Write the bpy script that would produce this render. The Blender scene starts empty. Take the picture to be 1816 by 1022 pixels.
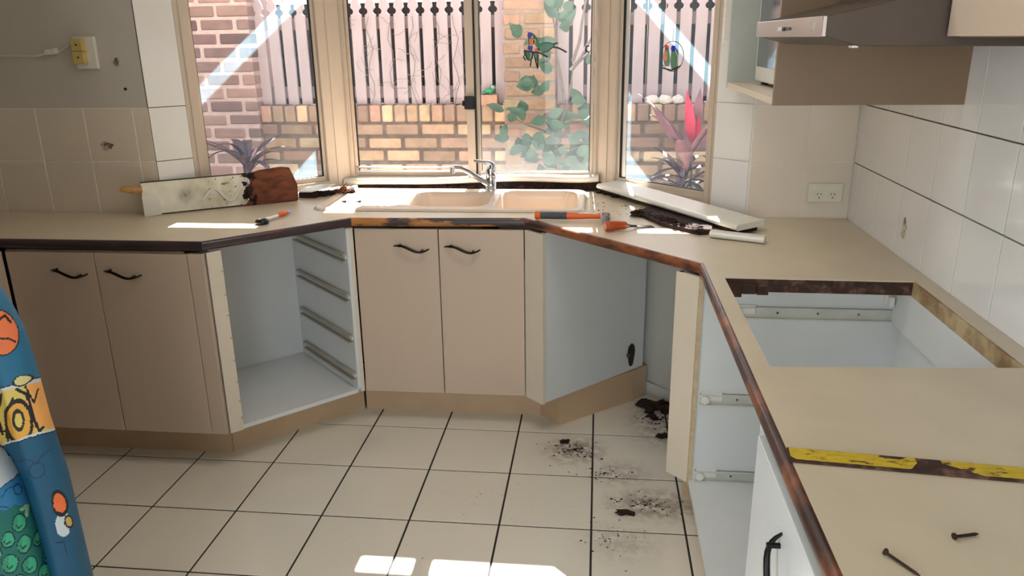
import bpy, bmesh, math, random
from mathutils import Vector, Matrix, Euler, noise
from mathutils.geometry import tessellate_polygon
random.seed(7)
scn = bpy.context.scene
COL = scn.collection
H = 1.58

# ------------------------------------------------------------------ camera
F_PX, YAW, PITCH, ROLL = 1375.5, 0.11236, 0.31083, -0.014167
cyw, syw, cp, sp = math.cos(YAW), math.sin(YAW), math.cos(PITCH), math.sin(PITCH)
fw = Vector((-syw*cp, cyw*cp, -sp)); rt = Vector((cyw, syw, 0)); up = rt.cross(fw)
cr, sr = math.cos(ROLL), math.sin(ROLL)
rt2 = cr*rt + sr*up; up2 = -sr*rt + cr*up
camd = bpy.data.cameras.new('camera'); cam = bpy.data.objects.new('camera', camd); COL.objects.link(cam)
camd.sensor_width = 36.0; camd.lens = F_PX/1816*36.0; camd.clip_start = .02; camd.clip_end = 200
cam.matrix_world = Matrix(((rt2.x, up2.x, -fw.x, 0), (rt2.y, up2.y, -fw.y, 0), (rt2.z, up2.z, -fw.z, H), (0, 0, 0, 1)))
scn.camera = cam

# ------------------------------------------------------------------ world, sun, added fill
SUN_SLOPE = 1.18
w = bpy.data.worlds.new('sky'); scn.world = w; w.use_nodes = True
nt = w.node_tree; nt.nodes.clear()
wo = nt.nodes.new('ShaderNodeOutputWorld'); bg = nt.nodes.new('ShaderNodeBackground')
sky = nt.nodes.new('ShaderNodeTexSky'); sky.sky_type = 'NISHITA'; sky.sun_disc = False
sky.sun_elevation = math.atan(SUN_SLOPE); sky.sun_rotation = 0; sky.air_density = 1.0; sky.dust_density = 3.0; sky.ozone_density = 1.0
bg.inputs['Strength'].default_value = .34
nt.links.new(sky.outputs[0], bg.inputs[0]); nt.links.new(bg.outputs[0], wo.inputs[0])
sd = bpy.data.lights.new('sun', 'SUN'); sun = bpy.data.objects.new('sun', sd); COL.objects.link(sun)
sd.energy = 46; sd.angle = math.radians(.35); sd.color = (1, .965, .92)
sun.rotation_euler = Vector((.03, -1, -SUN_SLOPE)).to_track_quat('-Z', 'Y').to_euler()
sun.location = (0, 8, 9)
def area(name, loc, target, sx, sy, e, col):
    d = bpy.data.lights.new(name, 'AREA'); o = bpy.data.objects.new(name, d); COL.objects.link(o)
    d.shape = 'RECTANGLE'; d.size = sx; d.size_y = sy; d.energy = e; d.color = col
    o.location = loc; o.rotation_euler = (Vector(target)-Vector(loc)).to_track_quat('-Z', 'Y').to_euler(); return o
area('overhead_fill_light', (-.35, 2.1, 2.365), (-.35, 2.1, 0), .9, .5, 8, (1, .95, .90))  # added overhead fill to brighten the floor and worktops
# added fill lamps set in the assumed rear doorway and left window openings
area('fill_rear_opening', (.05, -2.95, 1.25), (-.2, 0, 1.1), 1.5, 2.0, 44, (.94, .96, 1))
area('fill_side_window', (-2.72, -.9, 1.45), (0, -.4, 1.1), 1.6, 1.2, 52, (.84, .92, 1))
scn.view_settings.view_transform = 'Standard'; scn.view_settings.look = 'None'
scn.view_settings.exposure = .10; scn.view_settings.gamma = 1; scn.view_settings.use_curve_mapping = False

# ------------------------------------------------------------------ materials
def lin(c):
    return tuple((x/12.92 if x <= .04045 else ((x+.055)/1.055)**2.4) for x in c[:3])
def mat(name, col, rough=.5, metal=0., var=.08, scale=14., bump=0., col2=None, thr=.5, soft=.05, attr=False, coat=0., stretch=None, detail=5., alpha=None, emis=None, bscale=None):
    m = bpy.data.materials.new(name); m.use_nodes = True; n = m.node_tree.nodes; l = m.node_tree.links
    b = n['Principled BSDF']; b.inputs['Roughness'].default_value = rough; b.inputs['Metallic'].default_value = metal
    b.inputs['Coat Weight'].default_value = coat; b.inputs['Coat Roughness'].default_value = .08
    tc = n.new('ShaderNodeTexCoord'); mp = n.new('ShaderNodeMapping'); l.new(tc.outputs['Object'], mp.inputs[0])
    if stretch: mp.inputs['Scale'].default_value = stretch
    nz = n.new('ShaderNodeTexNoise'); nz.inputs['Scale'].default_value = scale; nz.inputs['Detail'].default_value = detail
    l.new(mp.outputs[0], nz.inputs[0])
    mix = n.new('ShaderNodeMix'); mix.data_type = 'RGBA'; mix.blend_type = 'MULTIPLY'; mix.inputs[0].default_value = 1
    r = n.new('ShaderNodeMapRange'); r.inputs['From Min'].default_value = .3; r.inputs['From Max'].default_value = .7
    r.inputs['To Min'].default_value = 1-var; r.inputs['To Max'].default_value = 1+var; l.new(nz.outputs[0], r.inputs[0])
    c = lin(col)
    if attr:
        a = n.new('ShaderNodeVertexColor'); a.layer_name = 'Col'; l.new(a.outputs[0], mix.inputs[6])
    elif col2 is not None:
        nz2 = n.new('ShaderNodeTexNoise'); nz2.inputs['Scale'].default_value = scale*.6; nz2.inputs['Detail'].default_value = 7
        nz2.inputs['Roughness'].default_value = .62
        l.new(mp.outputs[0], nz2.inputs[0])
        m2 = n.new('ShaderNodeMix'); m2.data_type = 'RGBA'; m2.inputs[6].default_value = (*c, 1); m2.inputs[7].default_value = (*lin(col2), 1)
        r2 = n.new('ShaderNodeMapRange'); r2.inputs['From Min'].default_value = thr-soft; r2.inputs['From Max'].default_value = thr+soft
        l.new(nz2.outputs[0], r2.inputs[0]); l.new(r2.outputs[0], m2.inputs[0]); l.new(m2.outputs[2], mix.inputs[6])
    else:
        mix.inputs[6].default_value = (*c, 1)
    l.new(r.outputs[0], mix.inputs[7]); l.new(mix.outputs[2], b.inputs['Base Color'])
    if bump:
        bp = n.new('ShaderNodeBump'); bp.inputs['Strength'].default_value = bump; bp.inputs['Distance'].default_value = .01
        if bscale:
            nb = n.new('ShaderNodeTexNoise'); nb.inputs['Scale'].default_value = bscale; nb.inputs['Detail'].default_value = 4
            l.new(mp.outputs[0], nb.inputs[0]); l.new(nb.outputs[0], bp.inputs['Height'])
        else: l.new(nz.outputs[0], bp.inputs['Height'])
        l.new(bp.outputs[0], b.inputs['Normal'])
    if alpha is not None: b.inputs['Alpha'].default_value = alpha
    return m
def glass_mat(name, dust, dustcol, noise_scale=9., heavy=None):
    """window pane: clear glass carrying a thin film of dust that scatters a little of the light falling on it"""
    m = bpy.data.materials.new(name); m.use_nodes = True; n = m.node_tree.nodes; l = m.node_tree.links; n.clear()
    out = n.new('ShaderNodeOutputMaterial'); tr = n.new('ShaderNodeBsdfTransparent'); gl = n.new('ShaderNodeBsdfGlossy'); gl.inputs['Roughness'].default_value = .02
    tr.inputs[0].default_value = (.95, .95, .95, 1)
    fr = n.new('ShaderNodeFresnel'); fr.inputs[0].default_value = 1.45
    mx = n.new('ShaderNodeMixShader'); l.new(fr.outputs[0], mx.inputs[0]); l.new(tr.outputs[0], mx.inputs[1]); l.new(gl.outputs[0], mx.inputs[2])
    tl = n.new('ShaderNodeBsdfTranslucent'); tl.inputs[0].default_value = (*dustcol, 1)
    tc = n.new('ShaderNodeTexCoord'); nz = n.new('ShaderNodeTexNoise'); nz.inputs['Scale'].default_value = noise_scale; nz.inputs['Detail'].default_value = 6
    l.new(tc.outputs['Object'], nz.inputs[0])
    r = n.new('ShaderNodeMapRange'); r.inputs['From Min'].default_value = .3; r.inputs['From Max'].default_value = .7
    r.inputs['To Min'].default_value = dust*.75; r.inputs['To Max'].default_value = dust*1.25; l.new(nz.outputs[0], r.inputs[0])
    fac = r.outputs[0]
    if heavy:   # stronger scatter on the lower part of the pane: (z where it starts, z where it is full, amount)
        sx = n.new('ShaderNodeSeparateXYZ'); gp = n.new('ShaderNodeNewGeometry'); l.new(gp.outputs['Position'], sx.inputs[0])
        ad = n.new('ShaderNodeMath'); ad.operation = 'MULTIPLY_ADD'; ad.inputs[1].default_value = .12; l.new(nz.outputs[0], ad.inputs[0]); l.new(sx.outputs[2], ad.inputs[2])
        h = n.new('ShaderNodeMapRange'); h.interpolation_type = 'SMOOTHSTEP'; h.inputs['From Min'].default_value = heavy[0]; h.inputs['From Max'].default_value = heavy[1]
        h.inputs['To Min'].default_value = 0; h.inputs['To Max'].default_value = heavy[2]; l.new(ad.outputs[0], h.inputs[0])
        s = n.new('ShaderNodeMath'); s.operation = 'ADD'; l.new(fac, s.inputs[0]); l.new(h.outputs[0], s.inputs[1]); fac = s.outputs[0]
    m2 = n.new('ShaderNodeMixShader'); l.new(fac, m2.inputs[0]); l.new(mx.outputs[0], m2.inputs[1]); l.new(tl.outputs[0], m2.inputs[2])
    l.new(m2.outputs[0], out.inputs[0]); return m

M = {}
M['tile'] = mat('cream_wall_tile', (.89, .84, .77), .12, var=.03, scale=4, bump=.05, bscale=9)
M['tile_white'] = mat('white_wall_tile', (.93, .92, .90), .10, var=.02, scale=4, bump=.04, bscale=9)
M['grout'] = mat('pale_grout', (.96, .94, .90), .9, var=.1, scale=60)
M['grout_dirty'] = mat('dirty_grout', (.42, .38, .33), .9, var=.3, scale=30)
M['paint'] = mat('grey_wall_paint', (.80, .775, .735), .55, var=.03, scale=3)
M['paint_white'] = mat('white_wall_paint', (.87, .87, .84), .4, var=.02, scale=3)
M['ceil'] = mat('ceiling_paint', (.9, .9, .87), .8)
M['frame'] = mat('cream_window_frame', (.80, .735, .66), .42, var=.05, scale=8, stretch=(1, 1, .15))
M['frame_dark'] = mat('pane_gasket', (.06, .055, .05), .6)
M['alu'] = mat('grey_aluminium', (.72, .70, .66), .35, metal=.6)
M['doorlam'] = mat('beige_door_laminate', (.80, .715, .63), .38, var=.012, scale=5, stretch=(3, 3, .6))
M['kick'] = mat('beige_kickboard', (.80, .68, .54), .45, var=.06, scale=8)
M['mel'] = mat('white_melamine', (.87, .88, .875), .25, var=.02, scale=6)
M['mel_edge'] = mat('chipboard_edge', (.78, .70, .57), .7, var=.15, scale=60)
M['stile'] = mat('cream_edge_panel', (.88, .83, .75), .4, var=.02)
M['worktop'] = mat('beige_laminate_worktop', (.835, .78, .68), .33, var=.045, scale=7, detail=9, bump=.03, bscale=60)
M['edge_left'] = mat('dark_worn_edge', (.25, .195, .20), .3, var=.25, scale=16, col2=(.40, .24, .16), thr=.64, soft=.05, stretch=(.5, .5, 1))
M['edge_mid'] = mat('worn_edge_to_timber', (.24, .19, .19), .32, var=.25, scale=12, col2=(.72, .48, .25), thr=.50, soft=.03, stretch=(.45, .45, 1.6))
M['edge_right'] = mat('brown_worn_edge', (.25, .165, .14), .3, var=.3, scale=20, col2=(.56, .33, .21), thr=.53, soft=.07, stretch=(.5, .5, 1.2))
M['sink'] = mat('cream_sink', (.87, .795, .72), .2, var=.02, scale=5)
M['chrome'] = mat('chrome', (.85, .85, .86), .08, metal=1, var=.02)
M['steel'] = mat('brushed_steel', (.78, .75, .74), .26, metal=1, var=.04, scale=30, stretch=(1, 1, 12))
M['darkmetal'] = mat('dark_bronze', (.10, .085, .08), .28, metal=.6)
M['black'] = mat('black_plastic', (.04, .04, .045), .35)
M['white_pl'] = mat('white_plastic', (.90, .89, .85), .3, var=.02)
M['cream_pl'] = mat('cream_plastic', (.89, .87, .78), .3, var=.02)
M['yellow_pl'] = mat('yellowed_plastic', (.80, .70, .42), .35, var=.06)
M['runner'] = mat('cream_drawer_runner', (.70, .67, .60), .35, metal=.2)
M['runner_pale'] = mat('pale_drawer_runner', (.82, .82, .78), .3, metal=.1)
M['hood_dark'] = mat('dark_hood_metal', (.33, .285, .25), .5, metal=.3, var=.05)
M['cabside'] = mat('beige_cabinet_side', (.54, .445, .345), .42, var=.03, scale=5)
M['cab_grey'] = mat('grey_shelf_lining', (.74, .76, .74), .4, var=.03)
M['mwglass'] = mat('dark_oven_glass', (.12, .16, .17), .05, coat=.5)
M['rot'] = mat('rotten_timber', (.22, .12, .08), .95, var=.5, scale=40, bump=.8, col2=(.12, .07, .05), thr=.5)
M['rot_red'] = mat('red_brown_rotten_timber', (.46, .25, .15), .85, var=.2, scale=20, bump=.5, col2=(.32, .16, .10), thr=.52, soft=.1, stretch=(1, 1, 3))
M['rawwood'] = mat('raw_timber', (.78, .60, .36), .7, var=.2, scale=20, stretch=(1, 6, 6))
M['batten'] = mat('chipboard_cut', (.58, .46, .33), .85, var=.15, scale=14, bump=.3, bscale=80, col2=(.76, .68, .52), thr=.5, soft=.1)
M['darkcut'] = mat('damp_chipboard_cut', (.24, .15, .11), .85, var=.35, scale=40, bump=.4, col2=(.42, .30, .24), thr=.58)
M['sillpaint'] = mat('white_gloss_sill_paint', (.90, .885, .84), .28, var=.03, scale=8)
M['attr'] = mat('mottled_surface', (1, 1, 1), .6, attr=True, var=.06, scale=25)
M['brick'] = mat('rough_brick', (1, 1, 1), .9, attr=True, var=.16, scale=16, bump=.7, detail=8)
M['mortar_dark'] = mat('stained_mortar', (.42, .35, .31), .95, var=.3, scale=25, bump=.4)
M['mortar_light'] = mat('pale_mortar', (.76, .66, .63), .95, var=.12, scale=25, bump=.4)
M['mortar'] = mat('grey_mortar', (.60, .53, .49), .95, var=.15, scale=25, bump=.4)
M['picket'] = mat('mauve_painted_picket', (.69, .625, .635), .7, var=.05, scale=10, stretch=(3, 3, .5), col2=(.61, .545, .555), thr=.60, soft=.06)
M['rail'] = mat('fence_rail', (.50, .44, .44), .8, var=.1)
M['gapshade'] = mat('gap_shade_boards', (.07, .05, .045), .9, var=.3, scale=12)
M['soil'] = mat('garden_soil', (.20, .15, .12), .95, var=.4, scale=14, bump=.6)
M['leaf_purple'] = mat('purple_strap_leaf', (.30, .20, .23), .42, var=.25, scale=14)
M['leaf_pink'] = mat('pink_leaf', (.78, .20, .32), .4, var=.25, scale=12)
M['leaf_mauve'] = mat('mauve_leaf', (.56, .40, .42), .45, var=.25, scale=14)
M['leaf_green'] = mat('soft_green_leaf', (.27, .38, .31), .5, var=.25, scale=16)
M['bark'] = mat('grey_twig', (.46, .42, .40), .8, var=.2, scale=20)
M['stone'] = mat('pale_stone', (.86, .83, .79), .85, var=.12, scale=30, bump=.4)
M['orange'] = mat('orange_grip', (.90, .40, .12), .4)
M['orange_dk'] = mat('orange_handle', (.72, .30, .11), .35, var=.12)
M['greygrip'] = mat('grey_rubber_grip', (.28, .29, .31), .6)
M['toolsteel'] = mat('tool_steel', (.50, .50, .50), .3, metal=.9, var=.2)
M['rusty'] = mat('rusty_screw', (.24, .17, .12), .6, metal=.5, var=.3, scale=80)
M['yellow'] = mat('flaking_yellow_paint', (.82, .70, .15), .55, var=.16, scale=120, col2=(.30, .16, .10), thr=.60, soft=.03, stretch=(.5, 1.4, 1), bump=.3)
M['eave'] = mat('eave_lining', (.80, .78, .74), .8)

# ------------------------------------------------------------------ mesh helper
OFF = {}
class MB:
    def __init__(s): s.v = []; s.f = []; s.mi = []; s.c = []; s.sm = []
    def add(s, vs, fs, mi=0, col=None, smooth=False):
        b = len(s.v); s.v += [tuple(v) for v in vs]
        for f in fs: s.f.append([b+i for i in f]); s.mi.append(mi); s.c.append(col); s.sm.append(smooth)
    def box(s, x0, y0, z0, x1, y1, z1, mi=0, col=None, M4=None):
        vs = [Vector((x, y, z)) for z in (z0, z1) for y in (y0, y1) for x in (x0, x1)]
        if M4: vs = [M4 @ v for v in vs]
        s.add(vs, [(0, 2, 3, 1), (4, 5, 7, 6), (0, 1, 5, 4), (2, 6, 7, 3), (0, 4, 6, 2), (1, 3, 7, 5)], mi, col)
    def slab(s, a, b, thick, z0, z1, mi=0, col=None, t0=0.):
        """vertical board from plan point a to b; thickness grows to the LEFT of a->b, starting at t0"""
        d = (Vector(b)-Vector(a)); L = d.length; d /= L; n = Vector((-d.y, d.x))
        p = [Vector(a)+n*t0, Vector(b)+n*t0, Vector(b)+n*(t0+thick), Vector(a)+n*(t0+thick)]
        s.prism([(q.x, q.y) for q in p], z0, z1, mi, col)
    def prism(s, poly, z0, z1, mi=0, col=None, holes=(), mi_side=None):
        loops = [poly]+list(holes); flat = [p for lp in loops for p in lp]
        tris = tessellate_polygon([[Vector((p[0], p[1], 0)) for p in lp] for lp in loops])
        n = len(flat); vs = [(p[0], p[1], z0) for p in flat]+[(p[0], p[1], z1) for p in flat]; fs = []
        top = []
        for t in tris:
            a, b, c = [flat[i] for i in t]; ar = (b[0]-a[0])*(c[1]-a[1])-(c[0]-a[0])*(b[1]-a[1])
            t = tuple(t) if ar > 0 else tuple(reversed(t))
            top.append(tuple(i+n for i in t)); fs.append(tuple(reversed(t)))
        s.add(vs, top+fs, mi, col)
        ms = mi if mi_side is None else mi_side; o = 0; side = []
        for k, lp in enumerate(loops):
            ar = sum(lp[i][0]*lp[(i+1) % len(lp)][1]-lp[(i+1) % len(lp)][0]*lp[i][1] for i in range(len(lp)))
            ccw = ar > 0
            if k: ccw = not ccw
            for i in range(len(lp)):
                j = (i+1) % len(lp); q = (o+i, o+j, o+j+n, o+i+n)
                side.append(q if ccw else tuple(reversed(q)))
            o += len(lp)
        s.add(vs, side, ms, col)
    def tube(s, pts, r, seg=10, mi=0, col=None, caps=True, sy=1.):
        pts = [Vector(p) for p in pts]; n = len(pts)
        rs = list(r) if hasattr(r, '__len__') else [r]*n
        t0 = (pts[1]-pts[0]).normalized(); ref = Vector((0, 0, 1)) if abs(t0.z) < .9 else Vector((1, 0, 0))
        u = (ref-t0*ref.dot(t0)).normalized(); vs = []
        for i, p in enumerate(pts):
            t = (pts[min(i+1, n-1)]-pts[max(i-1, 0)]).normalized()
            u = (u-t*u.dot(t)).normalized(); v = t.cross(u)
            for k in range(seg):
                a = 2*math.pi*k/seg; vs.append(p+(u*math.cos(a)*sy+v*math.sin(a))*rs[i])
        fs = [(i*seg+k, i*seg+(k+1) % seg, (i+1)*seg+(k+1) % seg, (i+1)*seg+k) for i in range(n-1) for k in range(seg)]
        s.add(vs, fs, mi, col, True)
        if caps: s.add(vs[:seg], [tuple(reversed(range(seg)))], mi, col); s.add(vs[-seg:], [tuple(range(seg))], mi, col)
    def grid(s, fn, nu, nv, mi=0, colf=None, smooth=True, close=False):
        vs = [fn(i/nu, j/nv) for j in range(nv+1) for i in range(nu+1)]; b = len(s.v); s.v += [tuple(v) for v in vs]
        for j in range(nv):
            for i in range(nu):
                a = b+j*(nu+1)+i; s.f.append([a, a+1, a+nu+2, a+nu+1]); s.mi.append(mi); s.sm.append(smooth)
                s.c.append(colf((i+.5)/nu, (j+.5)/nv) if colf else None)
    def lump(s, c, r, seed=0, mi=0, col=None, rough=.45, sub=2):
        bm = bmesh.new(); bmesh.ops.create_icosphere(bm, subdivisions=sub, radius=1); vs = []
        for v in bm.verts:
            k = 1+rough*noise.noise(v.co*1.7+Vector((seed*3.1, seed*1.7, seed)))*2
            vs.append((c[0]+v.co.x*r[0]*k, c[1]+v.co.y*r[1]*k, c[2]+v.co.z*r[2]*k))
        s.add(vs, [[q.index for q in f.verts] for f in bm.faces], mi, col); bm.free()
    def build(s, name, mats, parent=None, bevel=0., local=False, label=None, segs=2, origin=None):
        if not isinstance(mats, (list, tuple)): mats = [mats]
        me = bpy.data.meshes.new(name); o = bpy.data.objects.new(name, me); COL.objects.link(o)
        if parent is not None: off = Vector(OFF.get(parent.name, (0, 0, 0)))
        elif origin is not None: off = Vector(origin)
        elif local: off = Vector((0, 0, 0))
        else:
            xs = [v[0] for v in s.v]; ys = [v[1] for v in s.v]; zs = [v[2] for v in s.v]
            off = Vector(((min(xs)+max(xs))/2, (min(ys)+max(ys))/2, min(zs)))
        if local and parent is not None: off = Vector((0, 0, 0))
        me.from_pydata([(v[0]-off.x, v[1]-off.y, v[2]-off.z) for v in s.v], [], s.f)
        for m in mats: me.materials.append(M[m] if isinstance(m, str) else m)
        me.polygons.foreach_set('material_index', s.mi); me.polygons.foreach_set('use_smooth', s.sm)
        if any(c is not None for c in s.c):
            ca = me.color_attributes.new('Col', 'FLOAT_COLOR', 'CORNER'); k = 0
            for p, c in zip(me.polygons, s.c):
                cc = (*lin(c), 1) if c is not None else (1, 1, 1, 1)
                for li in p.loop_indices: ca.data[li].color = cc
        me.update()
        if parent is not None: o.parent = parent; OFF[o.name] = off
        else: o.location = off; OFF[o.name] = off
        if bevel:
            bm = o.modifiers.new('bevel', 'BEVEL'); bm.width = bevel; bm.segments = segs; bm.limit_method = 'ANGLE'; bm.angle_limit = math.radians(40)
        if label: o['label'] = label
        return o
def tag(o, label, cat, group=None, kind=None):
    o['label'] = label; o['category'] = cat
    if group: o['group'] = group
    if kind: o['kind'] = kind
    return o
def thing(name, loc, label, cat, group=None, rot=None):
    o = bpy.data.objects.new(name, None); COL.objects.link(o); o.location = loc; o.empty_display_size = .05
    OFF[o.name] = Vector(loc)
    if rot: o.rotation_euler = rot
    return tag(o, label, cat, group)
def struct(o): o['kind'] = 'structure'; return o
def bx(name, m, parent, x0, y0, z0, x1, y1, z1, bevel=0., label=None):
    b = MB(); b.box(x0, y0, z0, x1, y1, z1); return b.build(name, m, parent, bevel, label=label)
R2 = math.sqrt(.5)

# ================================================================== THE SETTING
# floor: dark grout bed + glazed cream tiles (0.3135 x 0.330)
fm = mat('cream_floor_tile', (.93, .90, .84), .085, var=.03, scale=2.2, bump=.02, bscale=5, coat=.3)
# dirt trodden over the tiles near the emptied bay
n = fm.node_tree.nodes; l = fm.node_tree.links; bsdf = n['Principled BSDF']; src = bsdf.inputs['Base Color'].links[0].from_socket
geo = n.new('ShaderNodeNewGeometry'); msk = None
for (cx, cy, rx, ry, a) in ((-.07, 2.78, .15, .13, .8), (.11, 2.62, .16, .12, .42), (.22, 2.42, .2, .13, .75), (.1, 2.2, .17, .14, .3), (.28, 3.05, .16, .28, .55)):
    vm = n.new('ShaderNodeVectorMath'); vm.operation = 'SUBTRACT'; vm.inputs[1].default_value = (cx, cy, 0); l.new(geo.outputs['Position'], vm.inputs[0])
    v2 = n.new('ShaderNodeVectorMath'); v2.operation = 'MULTIPLY'; v2.inputs[1].default_value = (1/rx, 1/ry, 0); l.new(vm.outputs[0], v2.inputs[0])
    v3 = n.new('ShaderNodeVectorMath'); v3.operation = 'LENGTH'; l.new(v2.outputs[0], v3.inputs[0])
    mr = n.new('ShaderNodeMapRange'); mr.interpolation_type = 'SMOOTHSTEP'; mr.inputs['From Min'].default_value = 1.2; mr.inputs['From Max'].default_value = 0; mr.inputs['To Max'].default_value = a
    l.new(v3.outputs['Value'], mr.inputs[0])
    if msk is None: msk = mr.outputs[0]
    else:
        mx = n.new('ShaderNodeMath'); mx.operation = 'MAXIMUM'; l.new(msk, mx.inputs[0]); l.new(mr.outputs[0], mx.inputs[1]); msk = mx.outputs[0]
nzd = n.new('ShaderNodeTexNoise'); nzd.inputs['Scale'].default_value = 26; nzd.inputs['Detail'].default_value = 9; nzd.inputs['Roughness'].default_value = .7; l.new(geo.outputs['Position'], nzd.inputs[0])
sm_ = n.new('ShaderNodeMapRange'); sm_.inputs['From Min'].default_value = .38; sm_.inputs['From Max'].default_value = .56; l.new(nzd.outputs[0], sm_.inputs[0])
pr = n.new('ShaderNodeMath'); pr.operation = 'MULTIPLY'; l.new(msk, pr.inputs[0]); l.new(sm_.outputs[0], pr.inputs[1])
dm = n.new('ShaderNodeMix'); dm.data_type = 'RGBA'; l.new(pr.outputs[0], dm.inputs[0]); l.new(src, dm.inputs[6]); dm.inputs[7].default_value = (*lin((.40, .31, .25)), 1)
l.new(dm.outputs[2], bsdf.inputs['Base Color'])
M['floortile'] = fm; M['floorgrout'] = mat('dark_floor_grout', (.19, .17, .15), .9, var=.2, scale=30)
b = MB(); b.box(-2.9, -3.1, -.08, 1.1, 3.62, -.003, 1)
for i in range(-10, 4):
    for j in range(-17, 4):
        x0 = .003+.3135*i; y0 = 2.255+.332*j; g = .0034
        xa, xb = max(x0+g, -2.8), min(x0+.3135-g, .98); ya, yb = max(y0+g, -3.0), y0+.332-g
        if xb-xa > .02: b.box(xa, ya, -.004, xb, yb, 0, 0)
struct(b.build('floor', ['floortile', 'floorgrout'], bevel=.0012, segs=1))
ZB = 2.42
b = MB(); b.prism([(-2.9, -3.1), (1.1, -3.1), (1.1, 3.1), (.60, 3.1), (.05, 3.66), (-1.22, 3.66), (-1.82, 3.06), (-2.9, 3.06)], ZB, ZB+.1); struct(b.build('ceiling', 'ceil'))

def wall_tiles(b, a, c, zs, cuts, proud, mi, gap=.0016):
    """tiles between plan points a -> c on the face to the RIGHT of a->c (room side), cuts = distances along"""
    d = Vector(c)-Vector(a); L = d.length; d /= L
    for k in range(len(zs)-1):
        for i in range(len(cuts)-1):
            p = Vector(a)+d*(cuts[i]+gap); q = Vector(a)+d*(cuts[i+1]-gap)
            b.slab((p.x, p.y), (q.x, q.y), proud+.004, zs[k]+gap, zs[k+1]-gap, mi, t0=-proud)
ZT = [.905, 1.124, 1.338]
# back wall left of the bay (painted above two rows of tile)
b = MB(); b.box(-2.9, 2.993, 0, -1.79, 3.12, ZB, 0)
wall_tiles(b, (-2.78, 2.993), (-1.788, 2.993), ZT, [0, .084, .294, .504, .714, .924, .992], .0035, 1, .0024)
b.box(-2.78, 2.9912, ZT[0], -1.79, 2.9955, ZT[2], 2)
struct(b.build('wall_back_left', ['paint', 'tile', 'grout'], bevel=.0012, segs=1))
# angled return left of the bay
b = MB(); b.slab((-1.79, 2.99), (-1.685, 3.095), .12, 0, ZB, 0)
wall_tiles(b, (-1.79, 2.99), (-1.685, 3.095), [.905, 1.124, 1.338, 1.9, 2.3], [0, .148], .005, 1)
struct(b.build('wall_bay_left_return', ['grout_dirty', 'tile_white'], bevel=.001, segs=1))
# angled return right of the bay
b = MB(); b.slab((.455, 3.145), (.575, 3.025), .12, 0, ZB, 0)
wall_tiles(b, (.455, 3.145), (.575, 3.025), [.905, 1.124, 1.338, 1.56], [0, .168], .006, 1)
b.slab((.463, 3.137), (.575, 3.025), .01, 1.562, 2.38, 2, t0=-.002)
struct(b.build('wall_bay_right_return', ['grout', 'tile_white', 'paint_white'], bevel=.001, segs=1))
# back wall right of the bay
b = MB(); b.box(.577, 3.025, 0, 1.1, 3.15, ZB, 0)
wall_tiles(b, (.577, 3.025), (.953, 3.025), [.905, 1.124, 1.338, 1.55, 1.76, 1.97, 2.18], [0, .197, .374], .002, 1, .0012)
struct(b.build('wall_back_right', ['grout', 'tile'], bevel=.0004, segs=1))
# right wall, tiled
b = MB(); b.box(.956, -3.1, 0, 1.1, 3.15, ZB, 0)
ys = [0]+[3.02-(2.953-.213*i) for i in range(0, 19)]
wall_tiles(b, (.956, 3.02), (.956, -1.0), [.905, 1.124, 1.338, 1.552, 1.766, 1.98, 2.194], ys, .005, 1, .0021)
struct(b.build('wall_right', ['grout_dirty', 'tile_white'], bevel=.0012, segs=1))
# wall below and above the bay windows
zs_, zh = .925, 2.06
P_L0, P_L1 = (-1.79, 2.99), (-1.18, 3.60); P_R0, P_R1 = (0., 3.60), (.575, 3.025)
b = MB(); b.slab(P_L0, (-1.16, 3.62), .11, 0, .90); b.slab((-1.2, 3.60), (.02, 3.60), .11, 0, .90); b.slab((-.02, 3.62), P_R1, .11, 0, .90)
struct(b.build('wall_bay_below', 'paint_white'))
b = MB(); b.slab(P_L0, (-1.16, 3.62), .11, zh, ZB); b.slab((-1.2, 3.60), (.02, 3.60), .11, zh, ZB); b.slab((-.02, 3.62), P_R1, .11, zh, ZB)
struct(b.build('wall_bay_above', 'paint_white'))
b = MB(); b.slab((.585, 3.006), (.02, 3.571), .012, 0, .06); struct(b.build('baseboard_bay', 'paint_white', bevel=.003))
# left wall with window opening, rear wall with wide glazed doorway
b = MB(); b.box(-2.9, -3.1, 0, -2.78, -1.8, ZB); b.box(-2.9, 0, 0, -2.78, 3.1, ZB); b.box(-2.9, -1.8, 0, -2.78, 0, .8); b.box(-2.9, -1.8, 2.1, -2.78, 0, ZB)
struct(b.build('wall_left', 'paint'))
b = MB(); b.box(-2.78, .72, 0, -1.16, .84, ZB); struct(b.build('left_light_blocker', 'paint'))  # unseen stub added to keep the fill light off the left doors
b = MB(); b.box(-2.9, -3.15, 0, -1.5, -3.03, ZB); b.box(.9, -3.15, 0, 1.1, -3.03, ZB); b.box(-1.5, -3.15, 2.3, .9, -3.03, ZB)
struct(b.build('wall_rear', 'paint'))

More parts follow.
